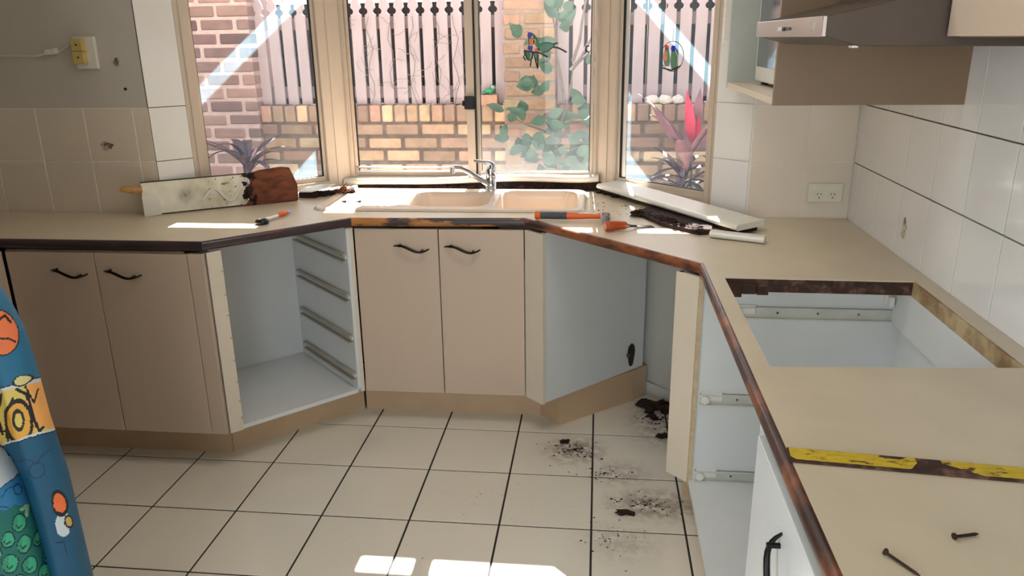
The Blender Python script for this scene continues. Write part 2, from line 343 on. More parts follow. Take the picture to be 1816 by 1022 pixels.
# ------------------------------------------------------------------ bay windows
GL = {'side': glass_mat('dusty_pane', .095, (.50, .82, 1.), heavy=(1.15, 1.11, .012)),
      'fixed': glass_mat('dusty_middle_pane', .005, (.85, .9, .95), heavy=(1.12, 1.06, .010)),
      'slide': glass_mat('dusty_sliding_pane', .005, (.75, .8, .84), heavy=(1.30, 1.04, .035))}
def frame_window(name, a, c, insets, bars, zlo, zhi, gkey, fr=.05, depth=.08, sash=True):
    """a->c plan line (interior plane, room on the right-hand side); insets=(left,right) frame widths"""
    d = Vector(c)-Vector(a); L = d.length; d /= L; nrm = Vector((-d.y, d.x))
    P = lambda t: tuple(Vector(a)+d*t)
    il, ir = insets
    b = MB(); b.slab(P(0), P(il), depth, zlo, zhi); b.slab(P(L-ir), P(L), depth, zlo, zhi)
    b.slab(P(il), P(L-ir), depth, zlo, zlo+.028); b.slab(P(il), P(L-ir), depth, zhi-.05, zhi)
    # stepped profile lines on the stiles
    b.slab(P(il*.35), P(il*.62), .004, zlo, zhi, t0=-.004); b.slab(P(L-ir*.62), P(L-ir*.35), .004, zlo, zhi, t0=-.004)
    root = struct(b.build(name, 'frame', bevel=.003))
    for k, (t0, t1, key) in enumerate(bars):
        s = .014; b = MB()
        b.slab(P(t0), P(t0+s), .03, zlo+.028, zhi-.05, t0=.018); b.slab(P(t1-s), P(t1), .03, zlo+.028, zhi-.05, t0=.018)
        b.slab(P(t0+s), P(t1-s), .03, zlo+.028, zlo+.05, t0=.018); b.slab(P(t0+s), P(t1-s), .03, zhi-.07, zhi-.05, t0=.018)
        sa = b.build('sash', 'frame', root, bevel=.002)
        b = MB(); g = .004
        for (u0, u1, w0, w1) in ((t0+s, t0+s+g, zlo+.05, zhi-.07), (t1-s-g, t1-s, zlo+.05, zhi-.07), (t0+s, t1-s, zlo+.05, zlo+.053)):
            b.slab(P(u0), P(u1), .012, w0, w1, t0=.026)
        b.build('gasket', 'frame_dark', sa)
        b = MB(); p0 = Vector(P(t0+s))+nrm*.035; p1 = Vector(P(t1-s))+nrm*.035
        b.add([(p0.x, p0.y, zlo+.05), (p1.x, p1.y, zlo+.05), (p1.x, p1.y, zhi-.07), (p0.x, p0.y, zhi-.07)], [(0, 1, 2, 3)])
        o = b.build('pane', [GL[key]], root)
        for v in o.data.vertices: pass
    return root
# object coordinates of the panes: z is offset by the window root's base; keep absolute by origin at z=0
_old_build = MB.build
LWa, LWb = (-1.685, 3.095), (-1.175, 3.605)
RWa, RWb = (-.005, 3.605), (.455, 3.145)
def abs_window(*a, **k):
    r = frame_window(*a, **k); return r
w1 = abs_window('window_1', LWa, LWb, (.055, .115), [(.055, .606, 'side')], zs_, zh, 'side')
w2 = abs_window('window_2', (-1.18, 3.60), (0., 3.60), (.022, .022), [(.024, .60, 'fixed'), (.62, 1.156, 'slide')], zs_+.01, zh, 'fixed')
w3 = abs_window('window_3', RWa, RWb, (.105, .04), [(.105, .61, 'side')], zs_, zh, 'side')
# the meeting stile of the slider, with its latch
b = MB(); b.box(-.604, 3.598, zs_+.03, -.566, 3.66, zh-.05); b.box(-.560, 3.612, zs_+.03, -.544, 3.66, zh-.05)
ms = b.build('meeting_stile', ['frame'], w2, bevel=.003)
b = MB(); b.box(-.612, 3.580, 1.275, -.566, 3.598, 1.335); b.box(-.622, 3.584, 1.29, -.612, 3.596, 1.315); b.build('latch', 'black', ms, bevel=.004, label='black latch')
b = MB(); b.box(-.56, 3.598, zs_+.03, -.566, 3.612, zh-.05); b.build('gasket', 'frame_dark', ms)
b = MB(); b.tube([(-.050, 3.604, 1.545), (-.062, 3.594, 1.545), (-.064, 3.594, 1.525), (-.050, 3.604, 1.52)], .003, 6); b.build('catch', 'black', w2, label='small black catch')
b = MB(); b.box(-1.15, 3.61, zs_+.075, -.61, 3.63, zs_+.082); b.build('track', 'alu', w2)

# eaves above the bay (outside), plus unseen boards added to shape the sun patches
b = MB(); b.prism([(-4.2, 3.13), (-1.9, 3.13), (-1.3, 3.74), (.1, 3.74), (.72, 3.18), (3, 3.13), (3, 4.03), (-4.2, 4.03)], 2.49, 2.56); b.box(-4.2, 3.99, 2.425, 3, 4.03, 2.56)
ev = struct(b.build('trim_1', 'eave')); ev['kind'] = 'structure'
b = MB(); b.box(-4.2, 4.22, 2.235, -1.23, 4.27, 2.57); b.box(-1.03, 4.22, 2.235, 3, 4.27, 2.57); b.box(-1.26, 4.222, 2.37, -1.0, 4.268, 2.569); b.box(-4.2, 4.222, 1.98, -1.25, 4.268, 2.24); b.box(.12, 4.222, 1.98, 3, 4.268, 2.24); b.box(-.84, 4.222, 1.925, -.06, 4.268, 2.24)
for x0, x1 in ((-4.0, -3.9), (-1.22, -.79), (2.6, 2.7)): b.box(x0, 4.02, 2.41, x1, 4.23, 2.53)  # wide middle block added to close part of the sun slot
struct(b.build('sun_blocker_boards', 'eave'))

# middle window sill, still in place with its front lip lifted
b = MB()
def sill_fn(u, v):
    x = -1.20+1.205*u; zb = .926+.018*smooth_(.12, .62, u)+.0035*math.sin(u*11)+.007*max(0, (u-.88)/.12)**1.5
    prof = [(3.599, .031), (3.58, .032), (3.566, .029), (3.560, .022), (3.558, .013), (3.561, .004), (3.570, .0), (3.599, .003)]
    k = min(int(v*7), 6); t = v*7-k; y = prof[k][0]*(1-t)+prof[k+1][0]*t; z = prof[k][1]*(1-t)+prof[k+1][1]*t
    return (x, y, z+zb)
def smooth_(e0, e1, x): t = max(0, min(1, (x-e0)/(e1-e0))); return t*t*(3-2*t)
b.grid(sill_fn, 60, 7, smooth=True)
b.add([sill_fn(1, k/7) for k in range(8)], [tuple(range(8))])
struct(b.build('trim_3', 'sillpaint'))
b = MB(); b.box(-1.14, 3.577, .9105, .02, 3.598, .945); b.box(-.80, 3.536, .9105, .02, 3.577, .9125)
for i in range(60):
    x = random.uniform(-.80, .04); b.lump((x, 3.562+random.uniform(-.018, .018), .916), (random.uniform(.01, .03), .012, random.uniform(.006, .014)), i, rough=.6, sub=1)
o = b.build('rotten_timber', 'rot'); tag(o, 'crumbling dark rotten timber exposed in the gap under the white sill behind the sink', 'rotten wood', kind='stuff')

# ================================================================== OUTSIDE
b = MB(); b.box(-6, 3.72, -.1, 5, 9, 0); struct(b.build('ground', 'soil'))
def brick_block(name, x0, x1, yf, depth, z0, z1, pal, label, cat, cap=False, cmod=None, seed=0, mort='mortar'):
    rnd = random.Random(seed); bw, bh, g = .225, .068, .019
    r = thing(name, ((x0+x1)/2, yf+depth/2, z0), label, cat)
    core = MB(); core.box(x0+.006, yf+.007, z0, x1-.006, yf+depth, z1-.004); core.build('mortar', mort, r)
    m = MB(); top = z1-(.115 if cap else 0); nrow = int(round((top-z0)/(bh+g))); rh = (top-z0)/nrow
    for j in range(nrow):
        z = z0+j*rh; x = x0-(bw+g)*(.5 if j % 2 else 0)
        while x < x1:
            a, c = max(x+g/2, x0), min(x+bw+g/2, x1)
            if c-a > .03:
                col = pal[rnd.randrange(len(pal))]; k = rnd.uniform(.88, 1.1)
                if cmod: k *= cmod((a+c)/2, z)
                col = tuple(min(1, q*k) for q in col); pr = rnd.uniform(-.003, .004)
                # slightly irregular, pillow-edged brick
                jz = rnd.uniform(-.003, .003)
                m.box(a+rnd.uniform(0, .004), yf-pr, z+g/2+jz, c-rnd.uniform(0, .004), yf+depth*.5, z+rh-g/2+jz, col=col)
            x += bw+g
    m.build('brick_courses', 'brick', r, bevel=.012, segs=3)
    if cap:
        m = MB(); x = x0
        while x < x1:
            col = pal[rnd.randrange(len(pal))]; k = rnd.uniform(.9, 1.12); col = tuple(min(1, q*k) for q in col)
            m.box(x+.006, yf-.004, top+.006, min(x+.078, x1), yf+depth, z1+rnd.uniform(-.003, .003), col=col); x += .084
        m.build('capping_course', 'brick', r, bevel=.014, segs=3)
    return r
pal_tan = [(.72, .60, .50), (.75, .62, .50), (.69, .57, .48), (.66, .54, .46), (.77, .67, .55), (.60, .49, .43), (.70, .55, .48)]
pal_mauve = [(.56, .44, .41), (.52, .41, .39), (.60, .47, .43), (.45, .34, .33), (.62, .50, .46)]
brick_block('low_brick_wall', -2.28, 2.2, 5.14, .2, 0, 1.172, pal_tan, 'long low tan brick wall with an upright brick capping course under the picket fence', 'brick wall', cap=True, seed=3, mort='mortar_dark',
            cmod=lambda x, z: .9 if x < -1.75 or x > -.5 else 1.02)
brick_block('brick_pillar', -4.2, -2.27, 5.10, .35, 0, 2.6, pal_mauve, 'tall mauve brown brick pier seen through the left bay window beside the pickets', 'brick pillar', seed=5, mort='mortar_light')
brick_block('brick_pillar', -.612, -.276, 5.09, .33, 0, 2.35, pal_tan, 'tall tan brick pier standing between the two picket fence runs behind the sliding window', 'brick pillar', seed=8, cmod=lambda x, z: .90)
# added boards, coloured near black as the shade behind the picket gaps
b = MB()
for i in range(58): b.box(-4.0+i*.12, 5.62, 0, -4.0+i*.12+.116, 5.65, 1.832)
tag(b.build('gap_shade_backing', 'gapshade'), 'added near black backing boards standing in for the shade behind the picket gaps', 'fence')
def picket_mesh(wd):
    hw = wd/2; R = .019; zc = .588; pts = []
    # right-hand outline from bottom up; base at z=0
    right = [(hw, 0), (hw, zc-R)]
    for k in range(1, 8):
        a = -math.pi/2+math.pi*k/8; right.append((hw-math.cos(a)*R+.000, zc+math.sin(a)*R))
    right += [(hw-.002, zc+R+.004), (hw-.006, zc+.05), (hw-.020, zc+.080), (0, zc+.125)]
    left = [(-x, z) for x, z in reversed(right[:-1])]
    outl = right+left
    m = MB(); n_ = len(outl)
    tris = tessellate_polygon([[Vector((x, z, 0)) for x, z in outl]])
    vs = [(x, -.009, z) for x, z in outl]+[(x, .009, z) for x, z in outl]; fs = []
    for t in tris:
        a, c, d = [outl[i] for i in t]; ar = (c[0]-a[0])*(d[1]-a[1])-(d[0]-a[0])*(c[1]-a[1])
        t = tuple(t) if ar > 0 else tuple(reversed(t)); fs.append(t); fs.append(tuple(i+n_ for i in reversed(t)))
    for i in range(n_):
        j = (i+1) % n_; fs.append((i, i+n_, j+n_, j))
    m.add(vs, fs); return m
pk = picket_mesh(.071)
def fence(x0, x1, pitch, label):
    r = thing('picket_fence', ((x0+x1)/2, 5.2, 1.175), label, 'picket fence', 'picket fence runs on the low brick wall')
    for z in (1.215, 1.655): bx('rail', 'rail', r, x0, 5.222, z, x1, 5.26, z+.075)
    first = None; x = x0+.04
    while x < x1-.02:
        if first is None:
            me = pk.build('picket', 'picket', r, local=True); me.location = Vector((x, 5.21, 1.175))-r.location; first = me
        else:
            c = first.copy(); COL.objects.link(c); c.parent = r; c.location = Vector((x, 5.21, 1.175))-r.location
            c.rotation_euler = (0, random.uniform(-.003, .003), 0)
        x += pitch
fence(-2.285, -.615, .0945, 'mauve picket fence run left of the tan brick pier with keyhole notches near its tops')
fence(-.275, 2.0, .0955, 'mauve picket fence run right of the tan brick pier behind the potted plants')

def strap(m, base, yaw, length, width, rise, droop, mi=0, segs=9, fold=.25):
    d = Vector((math.cos(yaw), math.sin(yaw), 0)); s_ = Vector((-d.y, d.x, 0)); rows = []
    for i in range(segs+1):
        t = i/segs; p = Vector(base)+d*(length*(t*.9))*math.cos(rise*(1-t*.4))+Vector((0, 0, 1))*(length*math.sin(rise)*t-droop*length*t*t)
        wv = width*(math.sin(math.pi*min(1, t*.85+.13))**.8)*.5
        rows.append((p-s_*wv+Vector((0, 0, wv*fold)), p, p+s_*wv+Vector((0, 0, wv*fold))))
    vs = [q for r_ in rows for q in r_]; fs = []
    for i in range(segs): a = i*3; fs += [(a, a+1, a+4, a+3), (a+1, a+2, a+5, a+4)]
    m.add(vs, fs, mi, smooth=True)
def leaf(m, c, nrm, along, L, W, mi=0):
    al = Vector(along).normalized(); nn = Vector(nrm); nn = (nn-al*nn.dot(al)).normalized(); sd_ = al.cross(nn); vs = [Vector(c)]; 
    prof = [(.0, 0), (.18, .38), (.42, .5), (.7, .36), (1, 0)]
    mid = [Vector(c)+al*L*t+nn*(-.10*L*t*t) for t, _ in prof]
    lft = [mid[i]+sd_*W*prof[i][1]+nn*.12*W for i in range(1, 4)]; rgt = [mid[i]-sd_*W*prof[i][1]+nn*.12*W for i in range(1, 4)]
    vs = mid+lft+rgt
    m.add(vs, [(0, 1, 5), (1, 2, 6, 5), (2, 3, 7, 6), (3, 4, 7), (0, 8, 1), (1, 8, 9, 2), (2, 9, 10, 3), (3, 10, 4)], mi, smooth=True)
def cordyline(base, stem_h, specs, mats, label, seed, name='cordyline'):
    rnd = random.Random(seed); r = thing(name, base, label, 'plant')
    m = MB(); m.tube([base, (base[0]+.01, base[1], base[2]+stem_h*.5), (base[0], base[1], base[2]+stem_h)], [.014, .012, .008], 8); m.build('stem', 'bark', r)
    for (mk, n_, Lr, wd, rr, dr, zz, yr) in specs:
        m = MB()
        for i in range(n_):
            yaw = rnd.uniform(*yr) if yr else 2*math.pi*i/n_+rnd.uniform(-.3, .3)
            strap(m, (base[0]+rnd.uniform(-.01, .01), base[1], base[2]+stem_h*rnd.uniform(*zz)), yaw, rnd.uniform(*Lr), wd*rnd.uniform(.8, 1.2), rnd.uniform(*rr), rnd.uniform(*dr))
        o = m.build('leaves', mk, r); 
        so = o.modifiers.new('thickness', 'SOLIDIFY'); so.thickness = .0012
    return r
cordyline((-2.22, 4.72, 0), .86, [('leaf_purple', 15, (.28, .46), .055, (.5, 1.35), (.25, .75), (.88, 1.0), None)], None, 'dark purple strap leaved plant outside the left bay window', 2)
cordyline((.50, 4.62, 0), .86, [('leaf_purple', 20, (.26, .42), .05, (.2, 1.0), (.25, .7), (.8, .98), None), ('leaf_mauve', 6, (.35, .5), .085, (.9, 1.3), (.1, .4), (.95, 1.05), None)], None, 'dark low bromeliad like plant spreading outside the right bay window', 4, 'strap_leaf_plant')
pl_ = thing('pink_leaf_plant', (.56, 4.66, 0), 'plant with upright bright pink leaf and duller mauve leaves outside the right bay window', 'plant')
m = MB(); m.tube([(.56, 4.66, 0), (.555, 4.66, .6), (.545, 4.66, .98)], [.012, .01, .006], 8); m.build('stem', 'bark', pl_)
m = MB(); leaf(m, (.545, 4.66, .98), (0, -1, .1), (-.14, 0, 1), .31, .062); leaf(m, (.57, 4.65, .99), (.3, -1, .1), (.05, 0, 1), .16, .035); m.build('leaf', 'leaf_pink', pl_, label='bright pink upright leaf')
m = MB(); leaf(m, (.55, 4.68, .98), (0, -1, 0), (.10, 0, 1), .32, .075); leaf(m, (.50, 4.66, .95), (0, -1, .2), (-.75, 0, 1), .33, .065); leaf(m, (.56, 4.66, .95), (0, -1, .3), (1, 0, .6), .25, .07); m.build('leaf', 'leaf_mauve', pl_, label='dull mauve leaf')
# rambling shrub in front of the pier
sh = thing('leafy_shrub', (-.22, 4.72, 0), 'tall twiggy shrub with soft green leaves outside the sliding window', 'shrub')
m = MB(); rnd = random.Random(11); tips = []
for (px, pz, qx, qz) in ((-.22, 0, -.24, 1.0), (-.24, .95, -.16, 1.42), (-.16, 1.40, .05, 1.72), (-.20, 1.2, -.30, 1.78), (-.16, 1.4, -.02, 1.56), (-.22, 1.0, -.5, 1.12), (-.2, 1.1, .0, 1.2), (-.24, .9, -.05, .98), (-.25, .85, -.5, .92), (-.15, 1.45, -.05, 1.9), (-.22, .8, -.1, .85), (-.28, 1.5, -.42, 1.62)):
    p = [Vector((px+(qx-px)*t+rnd.uniform(-.012, .012), 4.72+rnd.uniform(-.03, .03), pz+(qz-pz)*t)) for t in (0, .25, .5, .75, 1)]
    m.tube(p, [.010, .009, .007, .005, .003] if px != -.22 or pz else [.014]*5, 6); tips += p[1:]
m.build('branches', 'bark', sh)
m = MB()
spots = [(-.53, 1.17), (-.46, 1.14), (-.34, 1.27), (-.40, 1.32), (-.30, 1.42), (-.02, 1.12), (-.06, 1.16), (.02, 1.08), (-.10, 1.22), (.0, 1.28), (-.25, 1.03), (-.3, .98), (-.22, 1.10), (-.2, .92), (-.12, .95), (-.45, .93), (-.5, .95), (-.55, 1.02), (-.38, .98), (-.28, .87), (-.18, .86), (-.1, .88), (-.25, .82), (-.15, .80), (-.05, .82), (-.32, .82), (-.22, 1.70), (-.27, 1.72), (-.18, 1.66), (.03, 1.34), (-.38, 1.55), (-.44, 1.60), (-.02, 1.45), (0, .9), (.02, 1.0), (-.34, .9), (-.08, 1.03), (-.3, 1.12)]
for (x, z) in spots:
    for k in range(3):
        a = rnd.uniform(-.5, math.pi+.5); leaf(m, (x+rnd.uniform(-.03, .03), 4.70+rnd.uniform(-.08, .06), z+rnd.uniform(-.03, .03)), (rnd.uniform(-.5, .5), -1, rnd.uniform(.1, 1)), (math.cos(a), rnd.uniform(-.4, .2), math.sin(a)*.6), rnd.uniform(.06, .12), rnd.uniform(.05, .085))
o = m.build('leaves', 'leaf_green', sh)
# bare creeper twigs on the pickets
m = MB(); rnd = random.Random(5)
for i in range(46):
    x = rnd.uniform(-1.62, -.75); z = rnd.uniform(1.2, 1.72); p = [Vector((x, 5.185, z))]; a = rnd.uniform(0, 6.28)
    for k in range(4): a += rnd.uniform(-.7, .7); p.append(p[-1]+Vector((math.cos(a)*.03, rnd.uniform(-.004, .004), math.sin(a)*.035)))
    m.tube(p, .0011, 4)
for x in (-1.50, -1.36, -1.22, -1.05, -.93):
    p = [Vector((x+math.sin(k*1.7+x*9)*.02, 5.19, 1.17+k*.07)) for k in range(9)]; m.tube(p, .0018, 5)
tag(m.build('dry_creeper', 'bark'), 'thin dead creeper stems clinging to the pickets behind the middle pane', 'creeper', kind='stuff')
# small things on top of the wall
m = MB(); m.box(-.775, 5.10, 1.172, -.655, 5.20, 1.238, col=(.72, .55, .47)); tag(m.build('loose_brick', 'brick', bevel=.006), 'single loose pinkish brick lying on top of the low wall beside the tan pier', 'brick')
fr = thing('frog_ornament', (-.715, 5.15, 1.238), 'small green frog shaped ornament sitting on the loose brick outside', 'ornament')
M['froggreen'] = mat('green_ceramic', (.25, .55, .42), .35)
m = MB(); m.lump((-.715, 5.15, 1.258), (.036, .026, .020), 1, rough=.08); m.build('body', 'froggreen', fr)
m = MB(); m.lump((-.690, 5.14, 1.275), (.018, .016, .013), 2, rough=.05); m.lump((-.684, 5.132, 1.288), (.006, .006, .006), 3, rough=0, sub=1); m.lump((-.698, 5.132, 1.288), (.006, .006, .006), 3, rough=0, sub=1); m.build('head', 'froggreen', fr)
m = MB(); m.lump((-.745, 5.14, 1.248), (.018, .022, .010), 4, rough=.1); m.lump((-.70, 5.13, 1.244), (.012, .018, .006), 4, rough=.1); m.build('legs', 'froggreen', fr)
for k, (x, rx, lb) in enumerate(((.335, .045, 'pale rounded stone on the wall top, left of the pair by the pink leaf'), (.42, .05, 'larger pale stone on the wall top beside the mauve leaf'), (.50, .038, 'small pale stone on the wall top nearest the pink leaf'))):
    m = MB(); m.lump((x, 5.160, 1.172+.026), (rx, .034, .030), k+20, rough=.15); tag(m.build('stone', 'stone'), lb, 'stone', 'pale stones on the wall top')

# ================================================================== WORKTOP
FP = [(-2.17, .9), (-2.17, 2.523), (-1.387, 2.523), (-.970, 2.930), (-.282, 2.958), (.316, 2.355), (.306, -.9)]
def offset_poly(pts, d):
    out = []
    for i, p in enumerate(pts):
        p = Vector(p); ns = []
        if i > 0: e = (p-Vector(pts[i-1])).normalized(); ns.append(Vector((-e.y, e.x)))
        if i < len(pts)-1: e = (Vector(pts[i+1])-p).normalized(); ns.append(Vector((-e.y, e.x)))
        nn = sum(ns, Vector((0, 0))).normalized(); k = 1/nn.dot(ns[0]); q = p+nn*d*k; out.append((q.x, q.y))
    return out
inner = offset_poly(FP, .016)
WT = thing('worktop', (-.3, 2.9, .873), 'beige laminate kitchen worktop wrapping round the bay with a worn dark edge', 'worktop')
back = [(.950, -.9), (.950, 3.018), (.572, 3.018), (.012, 3.578), (-.02, 3.596), (-1.165, 3.596), (-1.77, 2.985), (-2.775, 2.985), (-2.775, .9)]
HOLE = [(.372, 1.565), (.902, 1.600), (.902, 2.207), (.374, 2.214)]
SH = [(-.83, 3.085), (-.07, 3.085), (-.07, 3.51), (-.83, 3.51)]
b = MB(); b.prism(inner+back, .875, .910, 0, holes=[HOLE, SH]); b.build('worktop_panel', ['worktop'], WT)
ZC = .8925; RR = .0175
prof = [(-.0, RR)]+[(-.004, RR)]+[(-.004-math.cos(a)*.012, math.sin(a)*RR) for a in [math.pi/2*(1-k/5*1) for k in range(1, 10)]]+[(-.004, -RR), (0, -RR-.0)]
emats = ['edge_left', 'edge_left', 'edge_left', 'edge_mid', 'edge_right', 'edge_right']
for i in range(len(FP)-1):
    b = MB(); rows = []
    for (o_, z_) in prof:
        pl = offset_poly(FP, .016+o_); rows.append((pl[i], pl[i+1], z_))
    nseg = 1; vs = []
    for (p, q, z_) in rows: vs += [(p[0], p[1], ZC+z_), (q[0], q[1], ZC+z_)]
    k = len(rows); fs = [(2*j, 2*j+1, 2*j+3, 2*j+2) for j in range(k-1)]+[(2*k-2, 2*k-1, 1, 0), tuple(range(0, 2*k, 2)), tuple(reversed(range(1, 2*k, 2)))]
    b.add(vs, fs, 0, smooth=True); o = b.build('edge_strip', emats[i], WT); o.data.shade_smooth()
    mm = o.modifiers.new('es', 'EDGE_SPLIT') ; mm.split_angle = math.radians(45)
# cut edges of the cooktop hole
b = MB(); b.slab((.902, 2.210), (.374, 2.217), .004, .868, .907, t0=-.001); b.build('cut_edge', 'darkcut', WT, label='dark damp raw chipboard edge')
b = MB(); b.box(.896, 1.600, .866, .903, 2.207, .9085); b.build('cut_edge', 'batten', WT, label='pale raw chipboard edge')
for (x0, x1, z0) in ((.376, .425, .852), (.425, .465, .862), (.467, .50, .860)):
    m = MB(); m.box(x0, 2.206, z0, x1, 2.225, .892); m.build('packing_block', 'darkcut', WT, bevel=.002)

# ------------------------------------------------------------------ sink
SK = thing('sink', (-.62, 3.31, .91), 'cream one and a half bowl sink with a drainer on its left', 'sink')
sx0, sx1, sy0, sy1 = -1.19, -.045, 3.062, 3.532
def rr_sdf(x, y, x0, y0, x1, y1, r):
    cx, cy = (x0+x1)/2, (y0+y1)/2; qx = abs(x-cx)-(x1-x0)/2+r; qy = abs(y-cy)-(y1-y0)/2+r
    return math.hypot(max(qx, 0), max(qy, 0))+min(max(qx, qy), 0)-r
def smooth(e0, e1, x): t = max(0, min(1, (x-e0)/(e1-e0))); return t*t*(3-2*t)
def sink_z(x, y):
    z = .9205
    d = rr_sdf(x, y, sx0, sy0, sx1, sy1, .06); z -= .009*smooth(-.010, 0, d)
    d = rr_sdf(x, y, sx0+.03, sy0+.035, -.84, sy1-.05, .05); z -= .004*smooth(0, -.012, d)
    if d < -.02: z += .0012*math.sin(x*2*math.pi/.03)
    d = rr_sdf(x, y, -.815, 3.128, -.462, 3.455, .07); z -= .12*smooth(0, -.020, d)
    d = rr_sdf(x, y, -.428, 3.092, -.078, 3.500, .08); z -= .165*smooth(0, -.022, d)
    return z
b = MB(); NX, NY = 230, 96
def sf(u, v):
    x = sx0+(sx1-sx0)*u; y = sy0+(sy1-sy0)*v
    d = rr_sdf(x, y, sx0, sy0, sx1, sy1, .06)
    if d > 0:   # pull corner points onto the rounded outline
        cx = min(max(x, sx0+.06), sx1-.06); cy_ = min(max(y, sy0+.06), sy1-.06); e = Vector((x-cx, y-cy_)); e *= .06/e.length; x, y = cx+e.x, cy_+e.y
    return (x, y, sink_z(x, y))
b.grid(sf, NX, NY); b.build('basin', 'sink', SK)
for (x, y, z) in ((-.638, 3.29, .8015), (-.253, 3.29, .7565)):
    b = MB(); b.tube([(x, y, z), (x, y, z+.003)], .035, 24); b.tube([(x, y, z+.003), (x, y, z+.006)], .012, 12); b.build('waste', 'chrome', SK)
TP = thing('mixer_tap', (-.485, 3.497, .9205), 'chrome single lever mixer tap standing behind the sink bowls', 'tap')
b = MB(); c = (-.485, 3.497)
b.tube([(c[0], c[1], .9205), (c[0], c[1], .926), (c[0], c[1], .9265), (c[0], c[1], .985), (c[0], c[1], 1.005), (c[0], c[1], 1.02)], [.029, .029, .024, .024, .0245, .022], 24); b.build('tap_body', 'chrome', TP)
b = MB(); b.tube([(c[0]-.01, c[1]-.01, .950), (c[0]-.05, c[1]-.02, .975), (c[0]-.095, c[1]-.035, 1.010), (c[0]-.13, c[1]-.045, 1.028), (c[0]-.155, c[1]-.055, 1.034), (c[0]-.170, c[1]-.06, 1.030)], [.013, .0125, .0115, .011, .011, .0115], 14)
sp_ = b.build('spout', 'chrome', TP)
b = MB(); b.tube([(c[0]-.163, c[1]-.058, 1.034), (c[0]-.166, c[1]-.059, 1.006)], [.0125, .0115], 14); b.build('aerator', 'chrome', sp_)
b = MB(); b.tube([(c[0]+.005, c[1], 1.02), (c[0]+.006, c[1], 1.036), (c[0]-.005, c[1]-.004, 1.046), (c[0]-.035, c[1]-.015, 1.052), (c[0]-.07, c[1]-.03, 1.060)], [.021, .018, .012, .008, .006], 12); b.build('lever', 'chrome', TP)

# ================================================================== BASE CABINETS
def bow_handle(parent, c, horiz=True, flip=1):
    """S-shaped dark pull handle standing off a face; c=(x,y,z) centre on the face; face looks towards -Y (horiz) or -X"""
    b = MB(); pts = []; rs = []
    for i in range(15):
        t = -1+2*i/14; s_ = t*.072; off = (.028 if horiz else .020)*(1-abs(t)**3.2); dz = -.012*math.sin(t*math.pi*.95)-.004*t
        rs.append(.0022+.0024*(1-t*t))
        pts.append((c[0]+s_, c[1]-off, c[2]+dz*.9) if horiz else (c[0]-off, c[1]+dz*.9, c[2]-s_))
    b.tube(pts, rs, 8, sy=1.25)
    for t in (-.62, .62):
        s_ = t*.072
        if horiz: b.tube([(c[0]+s_, c[1], c[2]-.011*math.sin(t*3)), (c[0]+s_, c[1]-.022, c[2]-.011*math.sin(t*3))], .005, 8)
        else: b.tube([(c[0], c[1]-.011*math.sin(t*3), c[2]-s_), (c[0]-.022, c[1]-.011*math.sin(t*3), c[2]-s_)], .005, 8)
    return b.build('handle', 'darkmetal', parent)
Z0, Z1 = .150, .868
# A: two door cabinet on the left
A = thing('base_cabinet', (-1.78, 2.78, 0), 'beige two door base cabinet at the left end below the painted wall', 'cabinet')
b = MB(); b.prism([(-2.16, 2.545), (-1.47, 2.545), (-1.84, 2.92), (-2.16, 2.97)], Z0, Z1); b.build('carcass', 'doorlam', A)
for x0, x1, hx in ((-2.150, -1.808, -1.912), (-1.804, -1.452, -1.704)):
    d = bx('door', 'doorlam', A, x0, 2.524, Z0, x1, 2.543, Z1-.004, .0015); bow_handle(d, (hx, 2.524, .790))
bx('filler', 'doorlam', A, -1.449, 2.524, Z0, -1.392, 2.545, Z1-.002, .001)
bx('kickboard', 'kick', A, -2.215, 2.645, 0, -1.447, 2.661, Z0)
# left return run, seen only as its end
LR = thing('base_cabinet', (-2.45, 2.47, 0), 'narrow beige cabinet end at the far left, beside the two door cabinet', 'cabinet')
bx('carcass', 'doorlam', LR, -2.76, 2.42, Z0, -2.176, 2.51, Z1); bx('filler', 'doorlam', LR, -2.18, 2.43, Z0, -2.162, 2.522, Z1-.002)
bx('kickboard', 'kick', LR, -2.232, 2.43, 0, -2.217, 2.644, Z0)
AP = thing('dishwasher', (-2.45, 2.1, 0), 'dark appliance front at the far left edge behind the curtain', 'appliance')
bx('body', 'black', AP, -2.76, 1.82, Z0, -2.185, 2.415, Z1-.005, .004); bx('door', 'black', AP, -2.185, 1.825, Z0+.02, -2.165, 2.41, Z1-.01, .004)

# B: emptied drawer cabinet on the left diagonal
Bc = thing('drawer_cabinet', (-1.3, 2.9, 0), 'empty white drawer cabinet with four runners and no drawers, left of the sink cabinet', 'cabinet')
F1 = Vector((-1.385, 2.540)); F2 = Vector((-.985, 2.940)); nin = Vector((-R2, R2)); dfr = Vector((R2, R2))
t2 = lambda v: (v.x, v.y)
b = MB(); b.slab(t2(F1), t2(F1+nin*.55), -.016, Z0, Z1)
Lp = b.build('side_panel', 'mel', Bc)
b = MB(); b.slab(t2(F1-nin*.004), t2(F1+dfr*.052-nin*.004), .018, Z0-.002, Z1); b.build('stile', 'stile', Bc, bevel=.001)
b = MB(); b.slab(t2(F2-dfr*.0), t2(F2+nin*.56), .016, Z0, Z1)
Rp = b.build('side_panel', 'mel', Bc)
b = MB(); b.slab(t2(F2+dfr*.0-nin*.002), t2(F2+dfr*.014-nin*.002), .03, Z0, Z1); b.build('edge_strip', 'stile', Bc)
b = MB(); b.slab(t2(F1+nin*.55), t2(F2+nin*.55), .012, Z0, Z1); b.build('back_panel', 'mel', Bc)
b = MB(); q = [F1+dfr*.001, F2-dfr*.001, F2+nin*.549, F1+nin*.549]; b.prism([t2(p) for p in q], Z0, Z0+.016); b.build('bottom_panel', ['mel'], Bc)
